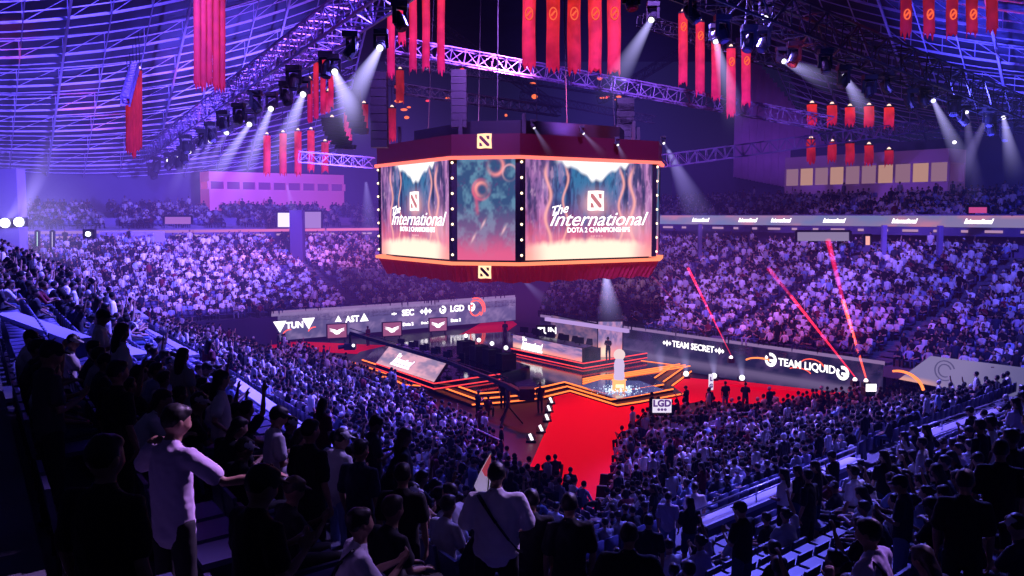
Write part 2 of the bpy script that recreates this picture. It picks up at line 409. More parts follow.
core = MB(); core.prism(octo(SA-.35, SCH), SZ0-.1, SZ1+.1); sbl(core.build('housing', M_DARK))
hd = MB(); pts = octo(SA+.12, SCH); pt2 = octo(SA-.2, SCH+.2)
for i in range(8):
    j = (i+1) % 8; hd.quad((*pts[i], SZ1+.12), (*pts[j], SZ1+.12), (*pts[j], SZ1+1.5), (*pts[i], SZ1+1.5))
hd.prism(pt2, SZ1+1.3, SZ1+1.5); sbl(hd.build('upper_fascia', M_HEAD))
crown = MB(); crown.prism(octo(SA-2.2, 2.4), SZ1+1.4, SZ1+2.6)
for i in range(8):
    p = octo(SA-1.2, 3)[i]; crown.bar((*p, SZ1+1.4), (*p, SZ1+2.9), .25)
sbl(crown.build('rigging_cage', M_BLACK))
for nm, z, a, m in (('upper_light_strip', SZ1+.02, SA+.2, emat('coral_led', (1, .16, .13), 1.7)), ('lower_light_strip', SZ0-.2, SA+.2, emat('peach_led', (1, .24, .12), 1.5))):
    st = MB(); q = octo(a, SCH)
    for i in range(8):
        st.bar((*q[i], z), (*q[(i+1) % 8], z), .16, .22)
    sbl(st.build(nm, m))
sk = MB(); q = octo(SA+.1, SCH); q2 = octo(SA-.35, SCH)
for i in range(8):
    j = (i+1) % 8; N = 56 if (q[i]-q[j]).length > 6 else 24
    for k in range(N):
        f0, f1 = k/N, (k+1)/N; w = lambda f: .07*math.sin(f*N*PI*.9)+.03*math.sin(f*37)
        e = (q[j]-q[i]).normalized(); n = V2(e.y, -e.x)
        A, Bq = q[i].lerp(q[j], f0)+n*w(f0), q[i].lerp(q[j], f1)+n*w(f1); A2, B2 = q2[i].lerp(q2[j], f0)+n*w(f0)*1.6, q2[i].lerp(q2[j], f1)+n*w(f1)*1.6
        zb = lambda f: SZ0-1.42-.06*math.sin(f*N*.7)
        sk.quad((*A2, zb(f0)), (*B2, zb(f1)), (*Bq, SZ0-.3), (*A, SZ0-.3))
sbl(sk.build('skirt_drape', M_SKIRT))
sbl(MB().prism(octo(SA-.5, SCH), SZ0-1.2, SZ0-.9).build('underside', M_DARK))
q = octo(SA, SCH)
for i in range(8):
    j = (i+1) % 8; e = (q[j]-q[i]).normalized(); L = (q[j]-q[i]).length; g = .32
    A, Bq = q[i]+e*g, q[j]-e*g; long_ = L > 6
    fr = sbl(MB().quad((*(A-e*.0), SZ0+.02), (*Bq, SZ0+.02), (*Bq, SZ1-.05), (*A, SZ1-.05)).build('screen_backing', M_DARK)) if False else None
    nu, nv = (170, 110) if (long_ and i in (0, 2)) or i == 1 else (60, 40)
    vis = i in (7, 0, 1, 2, 3)
    if i == 1: nu = 90
    s_ = sbl(picture('video_panel', (*A, SZ0+.02), (*Bq, SZ0+.02), (*Bq, SZ1-.05), (*A, SZ1-.05), canyon if long_ else swirl, nu, nv, M_SCREEN))
    if long_ and vis:
        X = (e.x, e.y, 0); n = V2(e.y, -e.x); k = L/11.25
        C = A.lerp(Bq, .53)+n*.06
        def at(f, z, out=.06): p = A.lerp(Bq, f)+n*out; return (p.x, p.y, z)
        # face normal points outwards when X runs with the outline
        sbl(emblem('title_emblem', at(.53, SZ0+3.85, .05), X, (0, 0, 1), 1.35, emat('pale_emblem', (1, .78, .74), 1.7), emat('emblem_slash', (.75, .25, .3), .8)))  # darker pink slash and notches are the emblem's own colour
        sbl(text('The', 'title_text', .85, at(.245, SZ0+3.2), (Vector((*X[:2], .2))), (0, 0, 1), M_TXT, xs=1.1, shear=.35, bold=.006))
        sbl(text('International', 'title_text', 1.32, at(.55, SZ0+2.6), X, (0, 0, 1), M_TXT, xs=1.22, shear=.42, bold=.003, space=.98))
        sbl(text('DOTA 2 CHAMPIONSHIPS', 'subtitle_text', .46, at(.56, SZ0+1.9), X, (0, 0, 1), M_TXT, bold=.008))
        sbl(text('o o o o o', 'ornament_row', .26, at(.54, SZ0+1.52), X, (0, 0, 1), emat('dim_pink', (1, .5, .6), 1)))
    # mullion with a column of bulbs
    nn = (V2(e.y, -e.x)).normalized()
    for (pp, ee) in ((q[i], e), (q[j], -e)):
        m_ = MB(); c = pp+ee*.16+nn*.03; m_.box((c.x, c.y, (SZ0+SZ1)/2), (.32, .10, SZ1-SZ0), (e.x, e.y, 0), (nn.x, nn.y, 0)); o_ = sbl(m_.build('corner_post', M_DARK))
    c = q[i]+nn*.10+e*.02
    if i in (0, 1, 2, 3):
        for k in range(7): sbl(MB().ball((c.x, c.y, SZ0+.35+k*.98), .085, 8, 5).build('bulb', M_BULB))
# emblems over and under the near corner
e = (q[2]-q[1]).normalized(); n = V2(e.y, -e.x); c = (q[1]+q[2])/2
for z, s in ((SZ1+1.05, .95), (SZ0-.72, .85)):
    p = c+n*.2+e*(-.05); sbl(emblem('square_emblem', (p.x, p.y, z), (e.x, e.y, 0), (0, 0, 1), s, M_CREAM, mat('emblem_dark', (.1, .02, .02))))
for x, y in ((-5, -5), (5, -5), (5, 5), (-5, 5), (0, -6), (0, 6)):
    p = sbp(x, y); sbl(MB().tube((p.x, p.y, SZ1+2.5), (p.x*.9, p.y, 30), .04, n=5).build('hanging_cable', M_BLACK))

# ------------------------------------------------------------------ perimeter boards
def on_line(o, d, px):
    o = Vector(o); k = (px-512)/F*1.0; t = (k*o.y-o.x)/(d.x-k*d.y)
    return o+d*t, t
FLo, FRo = V2(-20.5, 78), V2(2.4, 77)
def board(name, o, d, t0, t1, z0, z1, fn, m, label, nu=160, nv=14):
    n = V2(d.y, -d.x)*(1 if V2(d.y, -d.x).y < 0 else -1)
    r = empty(name, (*(o+d*((t0+t1)/2)), z0), label, 'led board')
    A, Bq = o+d*t0, o+d*t1
    bd = MB(); c = (A+Bq)/2-n*.2; local(bd.box((c.x, c.y, (z0+z1)/2), ((Bq-A).length, .3, z1-z0), (d.x, d.y, 0), (n.x, n.y, 0)).build('housing', M_DARK), r)
    A, Bq = A+n*.0, Bq+n*.0
    local(picture('screen_face', (*A, z0), (*Bq, z0), (*Bq, z1), (*A, z1), fn, nu, nv, m), r)
    tp = MB(); tp.bar((*(A-n*.1), z1+.05), (*(Bq-n*.1), z1+.05), .1, .3); local(tp.build('top_rail', emat('rail_glow', (.42, .25, .55), .6)), r)
    return r, n
fl, nfl = board('perimeter_board', FLo, dFL, -.5, 26.3, .35, 2.75, boardpic, M_SCREEN, 'long grey LED board below the far left stand showing team names in white')
fr, nfr = board('perimeter_board', FRo, dFR, 0, 31.5, .1, 2.55, darkboard, M_SCREEN, 'dark LED board below the far right stand reading TEAM SECRET and TEAM LIQUID')
def onb(o, d, n, px, z, out=.08): p, t = on_line(o, d, px); p = p+n*out; return Vector((p.x, p.y, z))
Xfl, Xfr = (*dFL, 0), (*dFR, 0)
def tri(name, c, X, s, up, m, parent):
    X = Vector(X); c = Vector(c); Zv = Vector((0, 0, 1)); h = s*.5*(1 if up else -1)
    k = [c-X*s*.6-Zv*h, c+X*s*.6-Zv*h, c+Zv*h]; y = X.cross(Zv)*.03
    mb = MB(); mb.add(k+[p-y for p in k], [(0, 1, 2), (5, 4, 3), (0, 3, 4, 1), (1, 4, 5, 2), (2, 5, 3, 0)]); return local(mb.build(name, m), parent)
def round_logo(c, X, r, parent):
    X = Vector(X); Zv = Vector((0, 0, 1)); c = Vector(c); mb = MB(); N = 20
    for a in range(N):
        t0, t1 = 2*PI*a/N, 2*PI*(a+1)/N
        if 5 < a % N < 8: continue
        mb.quad(*[c+X*rr*math.cos(t)+Zv*rr*math.sin(t) for rr, t in ((r, t0), (r, t1), (r*.55, t1), (r*.55, t0))])
    mb.box(c+X*r*.2-Zv*r*.1, (r*.7, .04, r*.35), X, X.cross(Zv), Zv); mb.box(c+X*r*.35-Zv*r*.3, (r*.3, .04, r*.7), X, X.cross(Zv), Zv)
    return local(mb.build('team_logo', M_TXT), parent)
def diamond(c, X, s, parent):
    X = Vector(X); Zv = Vector((0, 0, 1)); c = Vector(c); mb = MB()
    for dx in (-.55, 0, .55):
        h = .5 if dx == 0 else .3
        mb.add([c+X*s*(dx-.3), c+X*s*dx-Zv*s*h, c+X*s*(dx+.3), c+X*s*dx+Zv*s*h], [(0, 1, 2, 3)])
    return local(mb.build('team_logo', M_TXT), parent)
T = lambda s, px, z, size: local(text(s, 'team_name', size, onb(FLo, dFL, nfl, px, z), Xfl, (0, 0, 1), M_TXT, bold=.03), fl)
tri('triangle_logo', onb(FLo, dFL, nfl, 278, 1.55), Xfl, 1.0, False, M_TXT, fl); T('TUN', 293, 1.6, .78); tri('triangle_logo', onb(FLo, dFL, nfl, 307, 1.65), Xfl, 1.0, False, M_TXT, fl)
tri('triangle_logo', onb(FLo, dFL, nfl, 337, 1.9), Xfl, .55, True, M_TXT, fl); T('AST', 351, 1.75, .78); tri('triangle_logo', onb(FLo, dFL, nfl, 363, 1.85), Xfl, .75, True, M_TXT, fl)
diamond(onb(FLo, dFL, nfl, 393, 1.95), Xfl, .35, fl); T('SEC', 407, 1.95, .80); diamond(onb(FLo, dFL, nfl, 425, 1.97), Xfl, .8, fl)
round_logo(onb(FLo, dFL, nfl, 442, 2.0), Xfl, .40, fl); T('LGD', 456.5, 2.0, .85); round_logo(onb(FLo, dFL, nfl, 471, 2.05), Xfl, .44, fl)
for px, s in ((407, .42), (424, .3), (455, .42)): local(text('Dota 2', 'small_mark', s, onb(FLo, dFL, nfl, px, .85), Xfl, (0, 0, 1), M_TXT, bold=.02), fl)
def arc(name, c, X, r, a0, a1, th, m, parent, asp=1.):
    X = Vector(X); Zv = Vector((0, 0, 1)); mb = MB(); N = 14; c = Vector(c)
    P = [c+X*r*math.cos(a0+(a1-a0)*i/N)+Zv*r*asp*math.sin(a0+(a1-a0)*i/N) for i in range(N+1)]
    for i in range(N): mb.bar(P[i], P[i+1], th)
    return local(mb.build(name, m), parent)
for r, a0, a1 in ((.9, -.8, 2.2), (.65, 2.2, 5.8), (1.15, -.3, 1.9)): arc('flame_swirl', onb(FLo, dFL, nfl, 475, 1.8), Xfl, r, a0, a1, .12, emat('ember', (1, .10, .06), 1.6), fl)
arc('flame_swirl', onb(FLo, dFL, nfl, 288, .55, .02), Xfl, .7, 1.4, 2.6, .08, MATS['ember'], fl); arc('flame_swirl', onb(FLo, dFL, nfl, 313, .6, .02), Xfl, .7, 1.4, 2.6, .08, MATS['ember'], fl)
T2 = lambda s, px, z, size: local(text(s, 'team_name', size, onb(FRo, dFR, nfr, px, z), Xfr, (0, 0, 1), M_TXT, bold=.012), fr)
diamond(onb(FRo, dFR, nfr, 669, 1.95), Xfr, .5, fr); T2('TEAM SECRET', 695, 1.95, .62); diamond(onb(FRo, dFR, nfr, 722, 1.95), Xfr, .5, fr)
round_logo(onb(FRo, dFR, nfr, 774, 1.87), Xfr, .46, fr); T2('TEAM LIQUID', 810, 1.8, .68); round_logo(onb(FRo, dFR, nfr, 847, 1.72), Xfr, .44, fr)
M_EMB2 = emat('ember_orange', (1, .22, .06), 1.8)
arc('flame_swirl', onb(FRo, dFR, nfr, 765, 1.35, .03), Xfr, 1.5, .9, 2.6, .10, M_EMB2, fr, .35)
arc('flame_swirl', onb(FRo, dFR, nfr, 815, 1.75, .0), Xfr, .9, .3, 2.6, .06, MATS['ember'], fr, .6)
arc('flame_swirl', onb(FRo, dFR, nfr, 802, 1.25, .0), Xfr, .9, .3, 2.4, .06, MATS['ember'], fr, .4)
# pale slanted screen at the right end
a, t0 = on_line(FRo, dFR, 906); b_, t1 = on_line(FRo, dFR, 1060)
ps = empty('slanted_screen', (*a, 1.5), 'pale slanted end screen with a faint swirl at the right end of the perimeter board', 'led board')
bb = FRo+dFR*(t0+1.7)
local(picture('screen_face', (*(a+nfr*.3), 1.9), (*(b_+nfr*.3), 1.6), (*(b_+nfr*.1), 3.45), (*(bb+nfr*.1), 3.45), lambda u, v: lerp(lerp(np.zeros(u.shape+(3,))+(.30, .24, .50), (.16, .14, .34), ss(u, .3, .8)), (1, .45, .38), ss(v, .22, .05)*ss(u, .35, .1)), 60, 20, M_SCREEN2), ps)
for r in (.35, .55): arc('swirl_mark', (*((FRo+dFR*(t0+2.6))+nfr*.25), 2.75), Xfr, r, .3, 5.2, .06, emat('swirl_dark', (.10, .08, .2), 1), ps)
arc('flame_edge', (*((FRo+dFR*(t0+.2))+nfr*.5), 1.3), Xfr, 1.4, .2, 1.9, .12, M_EMB2, ps, .8)
# sloping side walls closing the far corner tunnel
wall_line('wall_tunnel', (.3, 93.8), (8, 90), 0, 4.5, mat('tunnel_wall', (.05, .02, .06), .7))
struct('wall_tunnel_head', MB().box((3.5, 92, 5.4), (9, 3, 2.2)), MATS['tunnel_wall'])

# ------------------------------------------------------------------ balcony fascias, suites
def fascia(name, blk, t0, t1, z0, z1, fn, label, nu):
    o = blk.pt(-.15, 0); d = blk.d; n = -blk.n
    r = empty(name, (*(o+d*(t0+t1)*.5), z0), label, 'ribbon screen')
    A, Bq = o+d*t0, o+d*t1; c = (A+Bq)/2-n*.4
    local(MB().box((c.x, c.y, (z0+z1)/2-.3), ((Bq-A).length, .7, z1-z0+.8), (d.x, d.y, 0), (n.x, n.y, 0)).build('slab_edge', mat('slab', (.10, .08, .2), .7)), r)
    local(picture('screen_face', (*A, z0), (*Bq, z0), (*Bq, z1), (*A, z1), fn, nu, 4, M_SCREEN2), r)
    tr = MB(); 
    for i in range(int((t1-t0)/2.2)):
        p = o+d*(t0+1.1+i*2.2)+n*.05; tr.box((p.x, p.y, z0-.32), (.5 if i % 3 else 1.3, .1, .2), (d.x, d.y, 0), (n.x, n.y, 0))
    local(tr.build('underside_lamp', emat('dim_lamps', (.8, .45, .75), .55)), r)
    return r, o, d, n
rb, o_, d_, n_ = fascia('ribbon_screen', B['UR'], -13, 60, 10.35, 11.25, ribbonpic, 'wide pale LED ribbon along the edge of the right balcony with white event marks', 200)
for px in (700, 747, 780, 833, 903, 977):
    p, t = on_line(o_, d_, px); p = p+n_*.06
    local(text('International', 'ribbon_mark', .5, (p.x, p.y, 10.8), (*d_, 0), (0, 0, 1), M_TXT, shear=.4, bold=.03, space=.85), rb)
rb2, o_, d_, n_ = fascia('ribbon_screen', B['UL'], -27, 39, 9.45, 9.75, lambda u, v: lerp(np.zeros(u.shape+(3,))+(.38, .20, .62), (.95, .2, .40), ss(u, .3, .6)), 'thin pink and violet light ribbon along the edge of the left balcony', 80)
def suite(name, blk, px0, px1, w, z0, z1, zw0, zw1, mwall, mwin, label, nwin, gaps):
    o = blk.pt(w, 0); d = blk.d; n = -blk.n; A, ta = on_line(o, d, px0); Bq, tb = on_line(o, d, px1); L = (Bq-A).length
    r = empty(name, (*((A+Bq)/2), z0), label, 'hospitality box'); X = (d.x, d.y, 0); Y = (n.x, n.y, 0)
    c = (A+Bq)/2-n*1.6
    local(MB().box((c.x, c.y, (z0+zw0)/2), (L, 3.2, zw0-z0), X, Y).box((c.x, c.y, (zw1+z1)/2), (L, 3.2, z1-zw1), X, Y).box((*(c-n*1.5), (z0+z1)/2), (L, .2, z1-z0), X, Y).build('wall', mwall), r)
    for i in range(nwin):
        f0 = (i+gaps)/nwin; f1 = (i+1-gaps)/nwin; p, q_ = A.lerp(Bq, f0)-n*.15, A.lerp(Bq, f1)-n*.15
        fo = local(MB().quad((*p, zw0), (*q_, zw0), (*q_, zw1), (*p, zw1)).build('window', mwin[i % len(mwin)]), r)
    for i in range(nwin+1):
        m_ = MB()
        p = A.lerp(Bq, i/nwin)-n*.1; m_.box((p.x, p.y, (zw0+zw1)/2), (.18 if gaps < .1 else L*gaps*2/nwin, .2, zw1-zw0), X, Y)
        local(m_.build('window_post', mwall), r)
    return r
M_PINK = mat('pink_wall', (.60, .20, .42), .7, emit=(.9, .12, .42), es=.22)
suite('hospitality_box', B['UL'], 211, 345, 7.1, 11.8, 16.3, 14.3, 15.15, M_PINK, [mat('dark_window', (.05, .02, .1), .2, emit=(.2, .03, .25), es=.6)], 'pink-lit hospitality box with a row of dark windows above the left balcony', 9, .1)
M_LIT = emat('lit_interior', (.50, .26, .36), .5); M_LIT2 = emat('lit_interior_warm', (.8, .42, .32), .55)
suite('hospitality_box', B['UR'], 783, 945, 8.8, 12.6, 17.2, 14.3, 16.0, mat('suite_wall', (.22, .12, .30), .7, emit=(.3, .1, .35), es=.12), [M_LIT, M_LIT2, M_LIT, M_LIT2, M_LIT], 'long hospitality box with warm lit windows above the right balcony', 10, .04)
# lit doorways and service openings of the concourse
def opening(px0, px1, py0, py1, d, m, label, name='lit_doorway'):
    A, Bq, C, D = U(px0, py1, d), U(px1, py1, d), U(px1, py0, d), U(px0, py0, d)
    r = empty(name, ((A+Bq)/2), label, 'doorway'); w = .18
    local(MB().quad(A, Bq, C, D).build('opening', m), r)
    f = MB(); f.bar(A, D, w); f.bar(Bq, C, w); f.bar(D, C, w); local(f.build('door_frame', M_BLACK), r); return r
M_OP = emat('bright_opening', (.80, .68, 1.), 1.3); M_OP2 = emat('soft_opening', (.42, .24, .60), .8)
opening(277, 291, 212, 227, 96, M_OP, 'small bright doorway left of the dark pillar under the pink box')
opening(296, 322, 211, 228, 97, M_OP2, 'wider soft-lit opening right of the dark pillar under the pink box')
opening(796, 850, 231, 241, 73, emat('counter_glow', (.55, .42, .75), .45), 'bright concession counter under the right balcony ribbon')
opening(864, 871, 235, 245, 70.5, emat('poster_glow', (1, .45, .4), 1), 'small orange lit panel beside the bright concession counter')
opening(36, 39, 231, 246, 80, emat('exit_glow', (.6, .9, .8), 1.6), 'narrow greenish lit strip below the left balcony ribbon')
opening(51, 54, 231, 247, 80, M_OP, 'narrow pale lit strip right of the greenish one')
opening(164, 192, 216, 224, 88, emat('violet_panel', (.42, .16, .62), .8), 'violet lit panel on the left balcony front')
opening(967, 988, 206, 213, 66, emat('pink_panel', (.7, .08, .32), .8), 'pink lit panel on the right balcony front')
struct('trim_pillar', MB().box((U(293, 0, 94).x, 94, 8.3), (1.3, 1.3, 7)), mat('pillar', (.07, .05, .16), .8))
struct('trim_pillar', MB().box((U(5, 0, 78).x-.2, 78, 11.5), (1.8, 1.4, 7.5)), mat('pale_pillar', (.22, .18, .42), .8))
for px, dd in ((884, 71), (700, 82), (940, 68), (640, 86)):
    p = U(px, 235, dd); struct('trim_post', MB().box((p.x, p.y, 8.8), (.35, .35, 3.4)), MATS['pale_pillar'])
# tall crowd screens and boards behind left concourse
struct('wall_liner', MB().box((U(115, 0, 90).x, 90, 8.6), (8.2, .3, 2.1)), mat('pale_liner', (.45, .38, .75), .8))

# ------------------------------------------------------------------ carpets (lie on the floor)
def flat(name, px, z, m, label, cat, th=.03):
    pts = [U(x, y, z=z) for x, y in px]; c = sum(pts, Vector())/len(pts)
    mb = MB(); mb.prism([(p.x, p.y) for p in pts], z-th, z); o = mb.build(name, m)
    o.data.transform(Matrix.Translation(-Vector((c.x, c.y, z)))); o.location = (c.x, c.y, z)
    return tag(o, label, cat)
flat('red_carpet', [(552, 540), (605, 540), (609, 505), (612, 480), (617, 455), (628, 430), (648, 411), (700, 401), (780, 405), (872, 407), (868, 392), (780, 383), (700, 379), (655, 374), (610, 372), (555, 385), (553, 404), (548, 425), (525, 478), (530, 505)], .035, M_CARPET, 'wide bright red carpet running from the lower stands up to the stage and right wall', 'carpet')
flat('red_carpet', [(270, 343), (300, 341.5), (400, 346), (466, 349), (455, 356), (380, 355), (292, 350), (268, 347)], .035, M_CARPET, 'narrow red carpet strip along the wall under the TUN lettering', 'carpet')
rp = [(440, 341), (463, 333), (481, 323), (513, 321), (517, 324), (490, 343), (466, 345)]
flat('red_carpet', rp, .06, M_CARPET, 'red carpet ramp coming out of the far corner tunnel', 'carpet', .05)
rmp = MB()
a, t0 = on_line(FRo, dFR, 730); b_, t1 = on_line(FRo, dFR, 869)
A, Bq = a+nfr*.25, b_+nfr*.25; A2, B2 = a+nfr*1.6, b_+nfr*1.4
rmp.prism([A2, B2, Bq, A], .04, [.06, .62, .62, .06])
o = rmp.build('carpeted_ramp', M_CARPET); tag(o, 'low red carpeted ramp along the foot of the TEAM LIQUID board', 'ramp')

# ------------------------------------------------------------------ stage
M_STAGE = mat('glossy_stage', (.022, .018, .045), .09, spec=.8)
M_STEP = mat('stage_riser', (.03, .012, .02), .4)
OUT = [(343, 365), (378, 377), (388, 377), (404, 385), (421, 386), (472, 405), (509, 402), (537, 399), (570, 391), (617, 405.5), (640, 402), (683, 394), (672, 386), (692, 371), (655, 366), (600, 352), (505, 333), (440, 337), (385, 346), (360, 352)]
NF = 12
base = [U(x, y, z=.15) for x, y in OUT]; CEN = U(525, 362, z=.15)
stage = empty('stage', (CEN.x, CEN.y, 0), 'low glossy black stage with three glowing orange stepped edges', 'stage')
def ring(f, z): return [Vector((CEN.x+(p.x-CEN.x)*(1-f), CEN.y+(p.y-CEN.y)*(1-f), z)) for p in base]
for k in range(3):
    q = ring(.052*k, .17*(k+1)); local(MB().prism([(p.x, p.y) for p in q], 0, .17*(k+1)).build('step', M_STAGE if k == 2 else M_STEP), stage)
    st = MB()
    for i in range(0, NF-1):
        if k == 0 and i in (4,): continue
        a, b_ = q[i]+Vector((0, 0, .0)), q[i+1]
        st.bar(a, b_, .07, .07)
    for i in (12, 13):
        if k < 3: st.bar(q[i], q[i+1], .07, .07)
    local(st.build('led_edge', M_ORANGE), stage)
DZ = .51
# edges running back on the right of the stage
st = MB()
for k in range(3):
    P = [U(583, 384-k*2.2, z=DZ), U(600, 379.5-k*1.6, z=DZ), U(620, 377.5-k*1.6, z=DZ), U(660, 371.5-k*1.8, z=DZ), U(690, 366.5-k*1.8, z=DZ)]
    for a, b_ in zip(P, P[1:]): st.bar(a+Vector((0, 0, .04)), b_+Vector((0, 0, .04)), .07)
local(st.build('led_edge', M_ORANGE), stage)
# centre wedge
def pd(px, z, top, label, nm='booth_platform'):
    pts = [U(x, y, z=z) for x, y in px]; c = sum(pts, Vector())/len(pts); r = empty(nm, (c.x, c.y, DZ), label, 'platform')
    local(MB().prism([(p.x, p.y) for p in pts], DZ, z).build('deck', M_STAGE), r)
    st = MB()
    for a, b_ in top:
        a, b_ = U(*a, z=z), U(*b_, z=z)
        st.bar(a, b_, .06); st.bar(a-Vector((0, 0, .34)), b_-Vector((0, 0, .34)), .06)
    local(st.build('led_edge', M_REDLED), r); return r
pd([(376, 363.5), (434, 383.5), (500, 374), (530, 366), (468, 345), (400, 349)], .95, [((376, 363.5), (434, 383.5)), ((434, 383.5), (500, 374))], 'left player platform with double red glowing edge')
pd([(511, 348.5), (583, 363.5), (648, 353), (630, 344), (560, 332)], .95, [((511, 348.5), (583, 363.5)), ((583, 363.5), (648, 353))], 'right player platform with double red glowing edge')
# player desks
def desk(label, BL, BR, zb, zt, TL, TR, fn, depth, back, title_f):
    bl, br = U(*BL, z=zb), U(*BR, z=zb); tl, tr = U(*TL, z=zt), U(*TR, z=zt)
    r = empty('player_desk', ((bl.x+br.x)/2, (bl.y+br.y)/2, zb), label, 'desk')
    bk_ = Vector((*back, 0)).normalized()*depth
    local(picture('front_screen', bl, br, tr, tl, fn, 70, 26, M_SCREEN), r)
    bd = MB(); bd.add([bl, br, tr, tl, bl+bk_*.25, br+bk_*.25, tr+bk_*.25, tl+bk_*.25], [(4, 7, 6, 5), (1, 5, 6, 2), (0, 3, 7, 4), (0, 4, 5, 1), (3, 2, 6, 7)])
    for v in range(len(bd.v)):
        if v < 4: bd.v[v] = tuple(Vector(bd.v[v])+bk_*.02)
    local(bd.build('body', M_DARK), r)
    tp = MB(); h = Vector((0, 0, .05)); tp.add([tl, tr, tr+bk_, tl+bk_, tl+h, tr+h, tr+bk_+h, tl+bk_+h], [(3, 2, 1, 0), (4, 5, 6, 7), (0, 1, 5, 4), (1, 2, 6, 5), (2, 3, 7, 6), (3, 0, 4, 7)])
    local(tp.build('desk_top', mat('desk_grey', (.30, .24, .38), .35)), r)
    X = (br-bl).normalized(); Y = (tl-bl).normalized(); n = X.cross(Y).normalized(); 
    c = bl.lerp(br, title_f).lerp(tl.lerp(tr, title_f), .45)+n*.06
    local(text('International', 'desk_title', .62, c, X, Y, M_TXT, shear=.4, bold=.02, space=.85), r)
    local(text('The', 'desk_title', .4, c+Y*.38-X*1.0, X, Y, M_TXT, shear=.3, bold=.012), r)
    local(text('DOTA 2 CHAMPIONSHIPS', 'desk_subtitle', .24, c-Y*.36, X, Y, M_TXT, bold=.01), r)
    return r, bl, br, tl, tr, bk_
rA, blA, brA, tlA, trA, bkA = desk('sloped team desk with a pale pink screen front on the left platform', (376, 363), (434, 382), .97, 2.05, (389, 346.5), (446, 363.5), greypanel, 1.5, (.55, .8), .40)
rB, blB, brB, tlB, trB, bkB = desk('team desk with a fiery pink screen front on the right platform', (513, 347), (582, 362), .97, 1.95, (513, 334.5), (582, 348.5), flame, 1.4, (.55, .8), .30)
# gear tables of black boxes behind the left desk, each with a small lamp
def monitor(c, yaw, w, h, label, group, face=None, name='monitor', lift=.0):
    r = empty(name, c, label, 'monitor', group, yaw)
    f = MB().box((0, 0, .12+h/2), (w, .06, h)).build('casing', M_BLACK, r)
    MB().tube((0, .02, 0), (0, .02, .14), .03).build('stand', M_BLACK, r); MB().lathe([(.14, 0), (.14, .02)], (0, .02, 0)).build('foot', M_BLACK, r)
    if face: MB().quad((-w/2+.03, -.035, .15), (w/2-.03, -.035, .15), (w/2-.03, -.035, .09+h), (-w/2+.03, -.035, .09+h)).build('display', face, r)
    return r
def chair(c, yaw, label, group):
    r = empty('player_chair', c, label, 'chair', group, yaw)
    MB().box((0, 0, .48), (.5, .5, .1)).build('seat', M_BLACK, r)
    b_ = MB(); b_.add([(-.2, -.25, .5), (.2, -.25, .5), (.27, -.3, .95), (.2, -.36, 1.35), (-.2, -.36, 1.35), (-.27, -.3, .95)]+[(-.2, -.15, .5), (.2, -.15, .5), (.27, -.2, .95), (.2, -.28, 1.35), (-.2, -.28, 1.35), (-.27, -.2, .95)], [tuple(range(6)), tuple(range(11, 5, -1))]+[(i, 6+i, 6+(i+1) % 6, (i+1) % 6) for i in range(6)])
    b_.build('backrest', M_BLACK, r)
    p_ = MB(); p_.tube((0, 0, .12), (0, 0, .44), .035)
    for k in range(5): p_.tube((0, 0, .12), (.3*math.cos(k*1.257), .3*math.sin(k*1.257), .05), .025)
    p_.build('pedestal', M_BLACK, r)
    MB().box((-.28, 0, .68), (.06, .3, .04)).build('armrest', M_BLACK, r); MB().box((.28, 0, .68), (.06, .3, .04)).build('armrest', M_BLACK, r)
    return r
yA = math.atan2(bkA.y, bkA.x)-PI/2
ORD = ['first', 'second', 'third', 'fourth', 'fifth', 'sixth', 'seventh', 'eighth', 'ninth', 'tenth', 'eleventh', 'twelfth', 'thirteenth', 'fourteenth', 'fifteenth', 'sixteenth', 'seventeenth', 'eighteenth', 'nineteenth', 'twentieth']
def nth(i): return ORD[i] if i < 20 else f'{i+1}th'
for i in range(5):
    f = .1+.2*i
    p = tlA.lerp(trA, f)+bkA*.5; monitor((p.x, p.y, p.z+.05), yA, .6, .38, f'small black monitor, {nth(i)} from the left on the left team desk', 'monitors on the left desk')
    p = tlA.lerp(trA, f)+bkA*1.35; chair((p.x, p.y, .95), yA+PI, f'black player chair, {nth(i)} from the left behind the left team desk', 'chairs at the left desk')
    p = tlB.lerp(trB, f)+bkB*.5; monitor((p.x, p.y, p.z+.05), yA, .75, .45, f'black monitor, {nth(i)} from the left on the right team desk', 'monitors on the right desk')
    p = tlB.lerp(trB, f)+bkB*1.35; chair((p.x, p.y, .95), yA+PI, f'black player chair, {nth(i)} from the left behind the right team desk', 'chairs at the right desk')
def case(px, py, w, dpt, h, z, label, lamp=True, yaw=.5):
    p = U(px, py, z=z); r = empty('flight_case', (p.x, p.y, z), label, 'case', 'black cases on the stage', yaw)
    MB().box((0, 0, .08+h/2), (w, dpt, h)).build('body', M_DARK, r)
    e = MB()
    for a in (-1, 1):
        for b in (-1, 1): e.box((a*w/2, b*dpt/2, .08+h/2), (.06, .06, h+.03))
    e.box((0, -dpt/2, h*.7), (w, .03, .04)); e.build('metal_edging', M_BLACK, r)
    wh = MB()
    for a in (-1, 1):
        for b in (-1, 1): wh.ball((a*w*.4, b*dpt*.4, .05), .05, 6, 4)
    wh.build('caster', M_BLACK, r)
    if lamp:
        l = empty('stage_lamp', (p.x, p.y, z+h+.08), 'small round lamp on the '+label.replace('behind the left desk', 'on stage'), 'lamp', 'white lamps on the black cases')
        MB().tube((0, 0, 0), (0, 0, .25), .04).build('post', M_BLACK, l); MB().ball((0, -.05, .38), .15, 10, 7).build('lens', M_WHITE_E, l)
for i, (px, py) in enumerate(((466, 356), (479, 361), (492, 365), (506, 370))):
    case(px, py, 1.0, .9, 1.05, .95, f'black case, {nth(i)} from the left behind the left desk')
